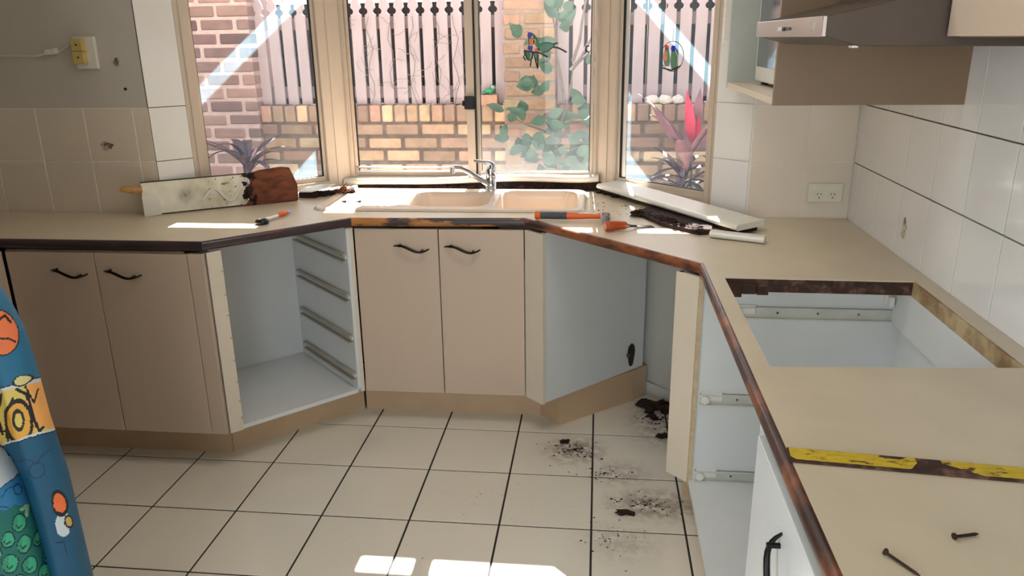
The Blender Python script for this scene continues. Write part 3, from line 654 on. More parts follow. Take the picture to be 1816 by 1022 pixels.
b = MB(); b.slab((-1.447, 2.664), (-1.022, 3.076), .016, 0, Z0-.001); b.build('kickboard', 'kick', Bc)
for z in (.745, .574, .392, .222):
    b = MB(); p0 = F2-dfr*.001; fr_ = -1
    def sl(t0_, t1_, z0_, z1_, off0, th):
        a_ = p0+nin*t0_; c_ = p0+nin*t1_
        b.slab(t2(a_-dfr*off0), t2(c_-dfr*off0), -th*-1 if False else th, z0_, z1_)
    # thin web against the panel with rolled upper and lower lips
    sl(.01, .50, z-.018, z+.018, .004, .004); sl(.01, .50, z+.008, z+.018, .017, .015); sl(.01, .50, z-.018, z-.012, .017, .015)
    rn = b.build('drawer_runner', 'runner', Bc)
    b = MB(); c_ = p0+nin*.022-dfr*.008
    b.tube([(c_.x-dfr.x*.012, c_.y-dfr.y*.012, z+.002), (c_.x+dfr.x*.006, c_.y+dfr.y*.006, z+.002)], .011, 14); b.build('roller', 'white_pl', rn)
for z in (.79, .70, .62, .53, .44, .35, .27, .20):   # screw caps and holes left along the stile
    b = MB(); c_ = F1+dfr*.048-nin*.0045; b.tube([(c_.x, c_.y, z), (c_.x-nin.x*.002, c_.y-nin.y*.002, z)], .004, 8); b.build('screw_cap', 'kick', Bc)

# C: sink cabinet
C = thing('sink_cabinet', (-.55, 3.2, 0), 'beige two door sink cabinet in the middle under the bay window', 'cabinet')
b = MB(); b.prism([(-.968, 2.970), (-.285, 2.975), (.165, 3.285), (-.1, 3.55), (-.9, 3.55)], Z0, .735); b.build('carcass', 'mel', C)
for x0, x1, hx in ((-.968, -.628, -.737), (-.624, -.284, -.530)):
    d = bx('door', 'doorlam', C, x0, 2.950, Z0, x1, 2.968, Z1-.004, .0015); bow_handle(d, (hx, 2.950, .788))
b = MB(); b.slab((-.280, 2.952), (-.2055, 2.880), .016, Z0-.003, Z1-.003); b.build('filler', 'stile', C, bevel=.001)
b = MB(); b.slab((-.198, 2.892), (.222, 3.312), .016, Z0, Z1)
# oval plumbing hole is modelled as a recessed dark cut with a stub of pipe
sp2 = b.build('side_panel', 'mel', C)
dd = Vector((R2, R2)); nn_ = Vector((R2, -R2))
def on_panel(t, z, o=0.): p = Vector((-.198, 2.892))+dd*t+nn_*o; return (p.x, p.y, z)
b = MB(); ring = []
for k in range(20):
    a = 2*math.pi*k/20; ring.append((.513+math.cos(a)*.020*(1+.15*math.sin(3*a)), .225+math.sin(a)*.056*(1+.08*math.cos(2*a))))
b.add([on_panel(t, z, .0008) for t, z in ring], [tuple(range(20))]); b.add([on_panel(t, z, .0008) for t, z in ring]+[on_panel(.513+(t-.513)*1.14, .225+(z-.225)*1.07, .0025) for t, z in ring], [(k, (k+1) % 20, 20+(k+1) % 20, 20+k) for k in range(20)], 1)
b.build('plumbing_hole', ['black', 'darkcut'], sp2)
b = MB(); b.tube([on_panel(.484, .228, .002), on_panel(.496, .230, .005)], .009, 10); b.build('pipe_stub', mat('red_brown_pipe', (.42, .27, .25), .5), sp2)
b = MB(); b.slab((-1.012, 3.076), (-.228, 3.076), .016, 0, Z0-.001); b.slab((-.228, 3.076), (-.142, 2.990), .016, 0, Z0-.004); b.slab((-.140, 2.988), (.178, 3.250), .016, 0, Z0-.002); b.slab((.178, 3.250), (.240, 3.318), .016, 0, Z0-.002)
b.build('kickboard', 'kick', C)

# D: cooktop cabinet on the right, drawers gone
D = thing('cooktop_cabinet', (.62, 1.85, 0), 'empty white cabinet below the cooktop cutout on the right, with drawer runners', 'cabinet')
xf = .322
bx('side_panel', 'mel', D, xf+.012, 2.330, Z0, .935, 2.346, Z1)
bx('side_panel', 'mel', D, xf, 1.372, Z0, .935, 1.388, Z1)
bx('back_panel', 'mel', D, .925, 1.388, Z0, .937, 2.330, Z1)
bx('bottom_panel', 'mel', D, xf, 1.388, Z0, .925, 2.330, Z0+.016)
bx('side_rail', 'mel', D, .895, 1.388, .745, .911, 2.330, .866)
b = MB(); b.slab((.256, 2.412), (.322, 2.346), .016, Z0-.008, Z1); b.build('filler', 'stile', D, bevel=.001)
b = MB(); b.slab((.262, 2.412), (.50, 2.650), .014, Z0+.004, Z1, t0=-.016); b.build('side_panel', 'mel', D)
bx('edge_strip', 'mel_edge', D, xf-.002, 2.326, Z0-.006, xf+.012, 2.347, Z1)
b = MB(); b.slab((.385, 2.43), (.385, 1.2), .016, 0, Z0-.001); b.slab((.325, 2.49), (.385, 2.43), .016, 0, Z0-.001); b.build('kickboard', 'kick', D)
for z in (.765, .465, .185):
    xs = xf+(.10 if z > .7 else .02); b = MB(); b.box(xs, 2.316, z-.020, .905, 2.330, z-.016); b.box(xs, 2.327, z-.02, .905, 2.330, z+.018); b.box(xs, 2.318, z+.014, .905, 2.330, z+.018)
    rn = b.build('drawer_runner', 'runner_pale', D)
    b = MB(); b.tube([(xs+.016, 2.312, z), (xs+.016, 2.326, z)], .013, 14); b.box(xs+.004, 2.322, z-.004, xs+.07, 2.33, z+.024); b.build('roller', 'white_pl', rn)
    for x in (.46, .56, .68, .80):
        b = MB(); b.tube([(x, 2.3255, z), (x, 2.327, z)], .004, 8); b.build('screw', 'toolsteel', rn)
b = MB(); b.box(.870, 2.322, .80, .905, 2.329, .855); b.box(.876, 2.30, .80, .89, 2.322, .83); b.build('hinge_plate', 'white_pl', D, bevel=.002)
# E: near door cabinet
E_ = thing('base_cabinet', (.62, .6, 0), 'pale door cabinet nearest on the right, below the worn edge in the foreground', 'cabinet')
bx('carcass', 'mel', E_, .330, -.85, Z0, .935, 1.368, Z1)
d = bx('door', 'mel', E_, .311, .80, Z0, .329, 1.350, Z1-.006, .0015); bow_handle(d, (.311, 1.115, .735), horiz=False)
bx('kickboard', 'kick', E_, .385, -.85, 0, .401, 1.19, Z0)

# ================================================================== UPPER CABINETS, MICROWAVE, HOOD
U = thing('upper_cabinet', (.7, 2.6, 1.40), 'brown sided open wall cabinet holding the microwave, right of the bay', 'cabinet')
bx('side_panel', 'cabside', U, .464, 2.196, 1.400, .951, 2.212, 2.15, .001)
bx('side_panel', 'cab_grey', U, .464, 3.000, 1.400, .951, 3.016, 2.15, .001)
bx('shelf', 'stile', U, .466, 2.212, 1.401, .951, 3.000, 1.419)
bx('top_panel', 'cabside', U, .464, 2.212, 2.134, .951, 3.000, 2.15)
bx('back_panel', 'cab_grey', U, .940, 2.212, 1.419, .951, 3.000, 2.134)
MW = thing('microwave', (.72, 2.62, 1.419), 'white microwave oven with a dark glass door on the cabinet shelf', 'microwave')
mx0, my0, my1, mz0, mz1 = .535, 2.36, 2.860, 1.432, 1.745
bx('body', 'white_pl', MW, mx0+.02, my0, mz0, .925, my1, mz1, .006)
d = bx('door', 'white_pl', MW, mx0, my0, mz0, mx0+.02, my1, mz1, .006)
bx('door_glass', 'mwglass', d, mx0-.0015, my0+.12, mz0+.048, mx0+.004, my1-.025, mz1-.03)
b = MB(); b.tube([(mx0-.012, my0+.075, mz0+.07), (mx0, my0+.075, mz0+.07)], .026, 20); b.tube([(mx0-.024, my0+.075, mz0+.07), (mx0-.012, my0+.075, mz0+.07)], .014, 16); b.build('dial', 'white_pl', d)
for x, y in ((mx0+.03, my0+.03), (mx0+.03, my1-.03), (.90, my0+.03), (.90, my1-.03)):
    b = MB(); b.tube([(x, y, 1.419), (x, y, 1.433)], .013, 10); b.build('foot', 'black', MW)
# range hood
Hd = thing('range_hood', (.66, 1.84, 1.545), 'stainless fronted pull out range hood with dark sides, beside the microwave cabinet', 'range hood')
y0h, y1h = 1.532, 2.150
def hood_body(b, y0, y1, mi=0):
    pts = [(.404, 1.6115), (.404, 1.577), (.467, 1.559), (.945, 1.553), (.945, 1.716), (.615, 1.716), (.598, 1.655)]
    vs = [(x, y0, z) for x, z in pts]+[(x, y1, z) for x, z in pts]; k = len(pts)
    b.add(vs, [tuple(range(k)), tuple(reversed(range(k, 2*k)))]+[(i, i+k, (i+1) % k+k, (i+1) % k) for i in range(k)], mi)
b = MB(); hood_body(b, y0h, y1h); b.build('hood_body', 'hood_dark', Hd, bevel=.002)
fp = bx('front_panel', 'steel', Hd, .398, y0h-.002, 1.576, .406, y1h+.002, 1.6125, .0015)
for k in range(5):
    b = MB(); y = 1.83+k*.014; b.tube([(.3955, y, 1.5925), (.399, y, 1.5925)], .0042, 12); b.build('button', 'white_pl' if k > 1 else 'black', fp)
bx('slider', 'black', fp, .396, 1.775, 1.5895, .399, 1.815, 1.5955); bx('badge_plate', 'alu', fp, .397, 1.585, 1.588, .3985, 1.622, 1.603, label='small blank grey plate')
b = MB(); b.box(.457, y0h+.01, 1.556, .468, y0h+.03, 1.560); b.build('lamp_clip', 'white_pl', Hd)
UC = thing('upper_cabinet', (.78, 1.84, 1.73), 'brown wall cabinet directly above the range hood', 'cabinet')
bx('carcass', 'cabside', UC, .622, 1.535, 1.725, .951, 2.190, 2.15); bx('door', 'cabside', UC, .602, 1.537, 1.72, .621, 2.188, 2.15, .0015)
UD = thing('upper_cabinet', (.78, .9, 1.575), 'pale beige wall cabinet nearest at the upper right corner', 'cabinet')
bx('carcass', 'cabside', UD, .630, .2, 1.572, .949, 1.515, 2.15); bx('door', 'doorlam', UD, .611, .202, 1.574, .629, 1.522, 2.15, .0015)

# ================================================================== POWER POINTS ON THE WALLS
def au_socket(parent, cx, z, yf):
    b = MB()
    for dx, dz, rot in ((-.006, .005, .52), (.006, .005, -.52), (0, -.009, 0)):
        m4 = Matrix.Translation((cx+dx, yf, z+dz)) @ Matrix.Rotation(rot, 4, 'Y'); b.box(-.0012, -.0004, -.0038, .0012, .0004, .0038, M4=m4)
    return b.build('socket_slots', 'black', parent)
PP = thing('power_point', (.858, 3.02, .985), 'cream double power point on the tiles right of the bay window', 'power point')
pb = bx('plate', 'cream_pl', PP, .794, 3.010, .974, .920, 3.0205, 1.045, .003)
for cx, sx in ((.835, .814), (.884, .905)):
    bx('socket_face', 'cream_pl', PP, cx-.014, 3.0085, .986, cx+.014, 3.0105, 1.018, .002); au_socket(PP, cx, 1.001, 3.008)
    bx('switch', 'white_pl', PP, sx-.008, 3.007, 1.022, sx+.008, 3.0105, 1.038, .0015)
LP = thing('light_switch', (-2.015, 2.985, 1.495), 'yellowed double switch on a white mounting block high on the painted wall', 'switch')
bx('mounting_block', 'white_pl', LP, -2.050, 2.975, 1.490, -1.962, 2.9925, 1.612, .003)
for k, z in enumerate((1.510, 1.557)):
    r_ = bx('switch_module', 'yellow_pl', LP, -2.044, 2.950, z, -1.998, 2.976, z+.046, .003); b = MB(); b.tube([(-2.02, 2.9475, z+.024), (-2.02, 2.951, z+.024)], .0035, 10); b.build('screw', 'black', r_)
CB = thing('cable', (-2.3, 2.985, 1.53), 'thin white cable and inline connector trailing left from the yellowed switch', 'cable')
b = MB(); b.tube([(-2.05, 2.984, 1.585), (-2.07, 2.978, 1.580), (-2.10, 2.975, 1.562), (-2.125, 2.975, 1.555)], .0024, 6)
b.tube([(-2.17, 2.978, 1.552), (-2.22, 2.98, 1.540), (-2.3, 2.984, 1.542), (-2.42, 2.984, 1.545), (-2.7, 2.984, 1.553)], .0022, 6); b.build('wire', 'white_pl', CB)
b = MB(); b.box(-2.17, 2.968, 1.545, -2.135, 2.986, 1.566); b.box(-2.135, 2.965, 1.549, -2.122, 2.986, 1.57); b.tube([(-2.215, 2.98, 1.541), (-2.17, 2.977, 1.552)], [.004, .006], 8); b.build('connector', 'white_pl', CB, bevel=.002)
def damage(x, y, z, rx, rz, name, lab, cat, axis='y', seed=0, dark=True):
    b = MB(); rnd = random.Random(seed)
    for k in range(9):
        u = rnd.uniform(-1, 1)*rx*.7; v = rnd.uniform(-1, 1)*rz*.7; s1 = rnd.uniform(.3, .55)
        if axis == 'y': b.lump((x+u, y, z+v), (rx*s1, .0025, rz*s1), seed+k, rough=.5, col=rnd.choice([(.62, .54, .46), (.72, .68, .62), (.45, .36, .30)]))
        else: b.lump((x, y+u, z+v), (.0025, rx*s1, rz*s1), seed+k, rough=.5, col=rnd.choice([(.74, .70, .62), (.80, .76, .70), (.60, .52, .45)]))
    return tag(b.build(name, 'attr'), lab, cat)
damage(-1.985, 2.989, 1.188, .024, .018, 'wall_plug_hole', 'ragged brown hole patch in the left wall tile below the switch', 'hole', seed=3)
damage(-1.888, 2.992, 1.512, .014, .016, 'wall_plug_hole', 'small chipped grey plaster hole right of the yellowed switch', 'hole', seed=9)
b = MB(); b.tube([(-1.872, 2.9935, 1.411), (-1.872, 2.9905, 1.411)], .0055, 12); tag(b.build('screw_hole', 'black'), 'round black screw hole in the painted wall near the bay', 'hole')
damage(.9515, 2.475, 1.0, .022, .035, 'tile_chip', 'rough chipped patch in the right wall tile near the corner', 'hole', axis='x', seed=14)

# ================================================================== LOOSE THINGS ON THE WORKTOP
# leaning rotten board
LB = thing('rotten_sill_board', (-1.58, 3.12, .91), 'dirty white sill board with a rotten brown end leaning at the left bay window', 'board')
Bl, Br = Vector((-1.835, 2.925, .911)), Vector((-1.318, 3.275, .912)); dB = (Br-Bl); LBn = dB.length; dB.normalize()
upv = Vector((-.004, .012, .137)); nB = dB.cross(upv).normalized()   # points towards the camera side
def bp(t, v, o=0.): return Bl+dB*(LBn*t)+upv*v+nB*o
TS = .66
def cface(u, v):
    t = u*TS; x = t*LBn; z = v*.135
    n1 = noise.fractal(Vector((x*14, z*14, 1.3)), 1, 2, 4); n2 = noise.fractal(Vector((x*45, z*45, 4)), 1, 2, 3)
    base = Vector((.93, .91, .84))
    mold = max(0, min(1, (t-.22)/.15))*max(0, min(1, .45+n1*.9))
    base = base.lerp(Vector((.74, .72, .60)), mold*.75)
    dk = math.exp(-(((t-.265)/.045)**2+((v-.52)/.22)**2)); base = base.lerp(Vector((.42, .40, .36)), dk*.7*min(1, .6+abs(n2)))
    if n2 > .5 and t > .4: base = base.lerp(Vector((.3, .24, .16)), .6)
    if v < .03 or v > .97: base = Vector((.25, .17, .1))
    return tuple(base)
b = MB(); b.grid(lambda u, v: bp(u*TS, v, .0+.002*noise.noise(Vector((u*12, v*5, 0)))), 120, 30, colf=cface)
b.add([bp(0, 0), bp(TS, 0), bp(TS, 1), bp(0, 1), bp(0, 0, -.018), bp(TS, 0, -.018), bp(TS, 1, -.018), bp(0, 1, -.018)], [(5, 4, 7, 6), (3, 2, 6, 7), (0, 4, 5, 1), (0, 3, 7, 4)], 0, (.3, .2, .12))
b.build('painted_face', 'attr', LB)
b = MB(); outl = [(TS-.03, -.02), (.985, .0), (1.0, .02), (1.0, .52), (.955, 1.06), (.90, 1.10), (.76, 1.06), (.70, 1.0), (TS+.01, .98), (TS+.03, .7), (TS-.005, .45), (TS+.015, .2)]
k = len(outl); vs = [bp(t, v, .010) for t, v in outl]+[bp(t, v, -.022) for t, v in outl]
b.add(vs, [tuple(reversed(range(k))) if False else tuple(range(k)), tuple(reversed(range(k, 2*k)))]+[(i+k, (i+1) % k+k, (i+1) % k, i) for i in range(k)]); b.build('rotten_end', 'rot_red', LB, bevel=.003)
b = MB()
for i in range(26):
    t = TS+random.uniform(-.02, .05); v = random.uniform(.02, .97); b.lump(bp(t, v, .008), (.012, .009, .010), i, rough=.6, sub=1)
b.build('torn_edge', 'rot', LB)
b = MB(); b.tube([bp(.005, .78, -.008), bp(-.06, .80, -.006), bp(-.11, .84, -.006), bp(-.125, .80, -.006)], [.016, .0155, .012, .005], 8); b.build('timber_stub', 'rawwood', LB)
b = MB(); vs = [bp(t, v, o) for o in (.010, -.001) for (t, v) in ((-.002, -.02), (.105, .0), (.098, .52), (.072, .62), (-.004, .60))]
b.add(vs, [(0, 1, 2, 3, 4), (9, 8, 7, 6, 5)]+[(i+5, (i+1) % 5+5, (i+1) % 5, i) for i in range(5)]); b.build('end_cap', 'sillpaint', LB, bevel=.002)
b = MB(); b.tube([bp(.35+.31*t, .42+.27*math.sin(t*9.5-1.2)*(.6+.4*t), .003) for t in [i/30 for i in range(31)]], [.0026+.0034*abs(math.sin(i*.35)) for i in range(31)], 6); b.build('sealant_bead', 'sillpaint', LB)

# fallen sill board on the right
FB = thing('fallen_sill_board', (.3, 3.1, .91), 'long white sill board lying slanted across the worktop below the right bay window', 'board')
def obox_pts(b, a, c, wdt, th, mi=0, tilt=0., nose=True, seg=8):
    a = Vector(a); c = Vector(c); d = (c-a).normalized(); s_ = Vector((d.y, -d.x, 0)).normalized(); u_ = s_.cross(d); 
    if u_.z < 0: u_ = -u_
    # s_ points to the camera side
    if s_.y > 0: s_ = -s_
    s_, u_ = (s_*math.cos(tilt)+u_*math.sin(tilt)), (u_*math.cos(tilt)-s_*math.sin(tilt))
    pr = [(-wdt/2, th), (wdt/2-th*.6, th)]+[(wdt/2-th*.6+math.sin(t)*th*.6, th/2+math.cos(t)*th/2) for t in [math.pi*k/seg for k in range(1, seg)]]+[(wdt/2-th*.6, 0), (-wdt/2, 0)]
    k = len(pr); vs = [a+s_*x+u_*z for x, z in pr]+[c+s_*x+u_*z for x, z in pr]
    b.add(vs, [(i, i+k, (i+1) % k+k, (i+1) % k) for i in range(k)], mi, smooth=False); b.add(vs, [tuple(reversed(range(k))), tuple(range(k, 2*k))], mi)
b = MB(); obox_pts(b, (.050, 3.505, .938), (.540, 2.750, .930), .130, .022, tilt=-.05); b.build('board', 'sillpaint', FB, bevel=.001)
b = MB(); obox_pts(b, (.075, 3.480, .922), (.53, 2.762, .9135), .10, .015); b.build('timber_core', 'rot', FB)
b = MB(); obox_pts(b, (.395, 2.690, .9125), (.565, 2.615, .9115), .034, .024); tag(b.build('nosing_piece', 'sillpaint', bevel=.001), 'short white rounded nosing offcut at the near end of the fallen sill board', 'offcut')
b = MB(); b.prism([(.155, 3.04), (.20, 3.13), (.25, 3.14), (.42, 2.83), (.405, 2.735), (.36, 2.72), (.30, 2.79), (.24, 2.85), (.205, 2.93)], .9115, .924)
for i in range(26):
    t = random.random(); x = .165+.22*t; y = 3.03-.30*t+random.uniform(-.02, .05); b.lump((x, y, .922), (random.uniform(.010, .028), random.uniform(.008, .02), random.uniform(.004, .010)), i, rough=.55)
b.lump((.165, 3.02, .922), (.034, .020, .011), 77, rough=.6)
tag(b.build('rotten_timber_slab', 'rot'), 'dark brown rotten timber slab lying under the fallen white sill board', 'rotten wood')
b = MB()
for i in range(34):
    t = random.random(); x = .40+.17*t; y = 3.14-.15*t+random.uniform(-.02, .01); b.lump((x, y, .914), (random.uniform(.006, .02), random.uniform(.006, .014), random.uniform(.004, .010)), i+40, rough=.6, sub=1)
tag(b.build('rotten_rubble', 'rot'), 'dark crumbs piled along the foot of the right bay return wall', 'rubble', kind='stuff')
b = MB()
for i in range(46):
    t = random.random(); x = .0+.12*t+random.uniform(-.03, .03); y = 3.56-.14*t+random.uniform(-.04, .02); b.lump((x, y, .916), (random.uniform(.006, .02), random.uniform(.006, .014), random.uniform(.004, .014)), i+90, rough=.6, sub=1)
for i in range(60): b.lump((random.uniform(-.02, .2), random.uniform(3.02, 3.45), .9112), (random.uniform(.001, .005), random.uniform(.001, .004), .001), i, rough=.4, sub=1)
for i in range(36): b.lump((random.uniform(-1.16, -.5), random.uniform(3.55, 3.575), .913), (random.uniform(.002, .008), random.uniform(.002, .006), .002), i, rough=.4, sub=1)
tag(b.build('timber_crumbs', 'rot'), 'dark timber crumbs scattered round the right end of the sink', 'rubble', kind='stuff')
# debris left of the drainer
DC = thing('torn_sill_fragment', (-1.27, 3.37, .91), 'torn white painted fragment with dark rotten timber beneath, left of the drainer', 'fragment')
b = MB()
b.add([(-1.335, 3.33, .940), (-1.27, 3.305, .946), (-1.21, 3.36, .955), (-1.20, 3.44, .957), (-1.27, 3.43, .955), (-1.335, 3.385, .946)]+[(-1.335, 3.33, .934), (-1.27, 3.305, .940), (-1.21, 3.36, .949), (-1.20, 3.44, .951), (-1.27, 3.43, .949), (-1.335, 3.385, .940)], [tuple(range(6)), tuple(reversed(range(6, 12)))]+[(i+6, (i+1) % 6+6, (i+1) % 6, i) for i in range(6)])
b.build('painted_skin', 'sillpaint', DC, bevel=.002)
b = MB(); b.box(-1.335, 3.325, .911, -1.255, 3.385, .934)
for i in range(16): b.lump((-1.30+i*.012, 3.345+i*.006+random.uniform(-.01, .01), .922), (.016, .014, .011), i, rough=.6)
b.build('timber_core', 'rot', DC)
b = MB()
for i in range(14):
    a = random.uniform(-.6, 1.6); x = -1.17+random.uniform(-.03, .03); y = 3.40+random.uniform(-.03, .04); b.tube([(x, y, .925), (x+.045*math.cos(a), y+.03*math.sin(a), .935+random.uniform(0, .03))], [.004, .001], 5)
b.build('splinters', 'rot_red', DC)
for i, (x, y, r_, lb) in enumerate(((-1.085, 3.20, .009, 'dark crumb on the drainer near the front rim'), (-1.02, 3.205, .010, 'dark crumb further right on the drainer front'))):
    b = MB(); b.lump((x, y, .919+.003), (r_, r_*.6, .004), i+3, rough=.5); tag(b.build('timber_crumb', 'rot'), lb, 'crumb')

# hammer
HM = thing('hammer', (-.07, 2.935, .911), 'claw hammer with orange and grey grip lying in front of the sink', 'hammer', rot=(0, 0, math.radians(-2)))
def lt(name, m, parent, pts, r, seg=14, sy=1., bevel=0, label=None):
    b = MB(); b.tube(pts, r, seg, sy=sy); return b.build(name, m, parent, bevel, local=True, label=label)
h0 = Vector((-.168, 0, 0))
lt('grip_end', 'orange', HM, [(-.168, 0, .017), (-.162, 0, .017), (-.150, 0, .017), (-.146, 0, .017)], [.014, .0165, .0165, .014], label='orange butt of the grip')
lt('grip', 'greygrip', HM, [(-.147+.0065*i, 0, .017) for i in range(17)], [.0148 if i % 2 else .0138 for i in range(17)], label='ribbed grey rubber grip')
lt('handle', 'orange', HM, [(-.045, 0, .017), (0, 0, .017), (.05, 0, .0175), (.085, 0, .018)], [.0145, .0128, .011, .0105], label='orange handle')
M['hwhite'] = mat('white_handle_inlay', (.92, .90, .88), .3)
b = MB(); b.box(-.0, -.006, .0265, .075, .006, .0295); b.build('handle_inlay', 'hwhite', HM, bevel=.001, local=True)
b = MB(); b.tube([(.105, -.052, .018), (.105, -.040, .018), (.105, -.038, .018), (.105, -.020, .018), (.105, .012, .018), (.105, .03, .0175)], [.0165, .0165, .012, .011, .0115, .009], 16)
for s_ in (-1, 1): b.tube([(.105+s_*.004, .026, .0175), (.105+s_*.008, .052, .015), (.105+s_*.011, .078, .008)], [.008, .0065, .003], 8)
b.box(.090, -.012, .006, .120, .014, .030); b.build('head', 'toolsteel', HM, local=True)
# chisel with orange handle
CH = thing('chisel', (.12, 2.80, .911), 'old chisel with a dull orange handle lying beside the hammer', 'chisel', rot=(0, 0, math.radians(26)))
lt('handle', 'orange_dk', CH, [(-.100, 0, .019), (-.096, 0, .019), (-.045, 0, .018), (-.018, 0, .016), (-.012, 0, .0145)], [.014, .0185, .017, .0145, .009], label='dull orange handle')
lt('ferrule', 'toolsteel', CH, [(-.013, 0, .0135), (-.001, 0, .0125)], [.0085, .007])
b = MB(); b.tube([(-.002, 0, .012), (.03, 0, .008)], [.005, .004], 8); b.add([(.02, -.009, .006), (.02, .009, .006), (.02, .009, .010), (.02, -.009, .010), (.10, -.010, .001), (.10, .010, .001), (.095, .010, .0035), (.095, -.010, .0035)], [(0, 1, 5, 4), (3, 7, 6, 2), (0, 4, 7, 3), (1, 2, 6, 5), (4, 5, 6, 7), (0, 3, 2, 1)])
b.build('blade', 'rusty', CH, local=True)
# little tool on the left counter
SC = thing('scraper', (-1.275, 2.89, .911), 'small hand tool with black round foot and orange tip on the sunny left worktop', 'tool', rot=(0, 0, math.radians(80)))
lt('foot', 'black', SC, [(-.075, 0, 0), (-.075, 0, .006), (-.075, 0, .014), (-.075, 0, .02)], [.024, .027, .025, .016], 20, label='black round foot')
lt('shank', 'hwhite', SC, [(-.07, 0, .012), (-.02, 0, .010), (.03, -.004, .010)], [.009, .007, .006], label='white shank')
lt('tip', 'orange', SC, [(.028, -.004, .011), (.05, -.006, .012), (.085, -.010, .011)], [.006, .011, .008], label='orange end')
lt('tip_cap', mat('pale_blue_plastic', (.62, .66, .92), .4), SC, [(.084, -.010, .011), (.102, -.012, .011)], [.009, .007], label='pale blue cap')

# yellow straight edge
YS = thing('straightedge', (.56, 1.17, .9105), 'flat metal straightedge with flaking yellow paint on the right worktop', 'straightedge', rot=(0, 0, math.radians(-5.5)))
b = MB(); b.box(-.235, -.0235, 0, .40, .0205, .0035); b.build('bar', 'darkcut', YS, local=True, label='bare rusty brown bar')
b = MB()
def yedge(x, s_): return .0165+.0022*noise.noise(Vector((x*30, s_*5, 0)))-(.012*smooth(.0, .012, x+.01)*0)
def ypatch(x0, x1, fn0, fn1):
    n_ = int((x1-x0)/.004); vs = []; 
    for i in range(n_+1): x = x0+(x1-x0)*i/n_; vs += [(x, fn0(x), .0036), (x, fn1(x), .0036), (x, fn0(x), .0044), (x, fn1(x), .0044)]
    fs = []
    for i in range(n_): a = i*4; c = a+4; fs += [(a+2, c+2, c+3, a+3), (a, c, c+2, a+2), (a+1, a+3, c+3, c+1)]
    fs += [(0, 2, 3, 1), (n_*4, n_*4+1, n_*4+3, n_*4+2)]
    b.add(vs, fs)
nzf = lambda x, k: .0016*noise.noise(Vector((x*90, k, 0)))
ypatch(-.232, -.035, lambda x: -.0175+nzf(x, 1)+.02*smooth(-.05, -.034, x)+.010*smooth(-.222, -.235, x), lambda x: .0185+nzf(x, 2)-.009*smooth(-.09, -.085, x)*smooth(-.045, -.06, x))
ypatch(.005, .395, lambda x: -.018+nzf(x, 3)+.027*smooth(.065, .0, x), lambda x: .0185+nzf(x, 4))
b.build('paint', 'yellow', YS, local=True, label='flaking yellow paint')
# screws
def screw(loc, rz, L, label):
    S_ = thing('screw', loc, label, 'screw', 'loose rusty screws on the right worktop', rot=(0, 0, rz))
    lt('head', 'rusty', S_, [(-L/2, 0, .0045), (-L/2+.0015, 0, .0045), (-L/2+.005, 0, .004)], [.005, .005, .002], 12)
    pts = []; rs = []; n_ = int(L/.0013)
    for i in range(n_): t = i/(n_-1); pts.append((-L/2+.004+(L-.004)*t, 0, .0035-.001*t)); rs.append((.0026 if i % 2 else .0017)*(1-max(0, t-.85)*5))
    lt('shank', 'rusty', S_, pts, rs, 8)
screw((.410, .912, .9105), math.radians(-58), .055, 'rusty screw pointing away from the drooping edge, nearest the bottom frame')
screw((.520, .984, .9105), math.radians(18), .040, 'shorter rusty screw lying further right, below the yellow straightedge')

# dirt clods on the floor
b = MB(); rnd = random.Random(9)
def scatter(n_, cx, cy, rx, ry, s0, s1):
    for i in range(n_):
        a = rnd.uniform(0, 6.28); q = abs(rnd.gauss(0, .55)); x = cx+math.cos(a)*q*rx; y = cy+math.sin(a)*q*ry; s_ = rnd.uniform(s0, s1)*rnd.uniform(.5, 1)
        if y > 3.2 or (y-x > 3.06 and x < .2): continue
        b.lump((x, y, s_*.2), (s_*rnd.uniform(.7, 1.6), s_*rnd.uniform(.5, 1), s_*.4), i, rough=.6, sub=1)
scatter(110, -.07, 2.78, .13, .10, .0015, .006); scatter(70, .05, 2.62, .14, .07, .001, .005); scatter(110, .2, 2.42, .17, .09, .001, .005); scatter(60, .05, 2.2, .14, .10, .001, .004)
scatter(80, .27, 3.08, .09, .14, .002, .009); scatter(50, -.4, 2.4, 1.0, .45, .001, .0035); scatter(10, -1.3, 2.3, .5, .3, .001, .004)
tag(b.build('dirt_crumbs', 'rot'), 'dark dirt and timber crumbs scattered over the floor tiles by the emptied space', 'dirt', kind='stuff')
for i, (x, y, rx, ry, lb) in enumerate(((.295, 2.92, .026, .020, 'dark clod alone on the tile near the white filler panel'), (.115, 2.355, .028, .012, 'flat black clod nearest the camera on the dirty tiles'), (-.115, 2.84, .018, .013, 'brown clod beside the corner of the sink kickboard'), (.26, 3.09, .020, .015, 'dark clod furthest back in the emptied space'))):
    b = MB(); b.lump((x, y, .006), (rx, ry, .008), i+61, rough=.7); tag(b.build('dirt_clod', 'rot'), lb, 'dirt')
b = MB()
for (x, y, r_) in ((.23, 3.2, .035), (.28, 3.18, .045), (.33, 3.15, .04), (.25, 3.14, .02), (.31, 3.2, .03)): b.lump((x, y, .010), (r_, r_*.7, .022), int(x*100), rough=.5)
tag(b.build('rubble_pile', 'rot'), 'heap of brown rotten rubble against the skirting in the emptied space', 'rubble', kind='stuff')

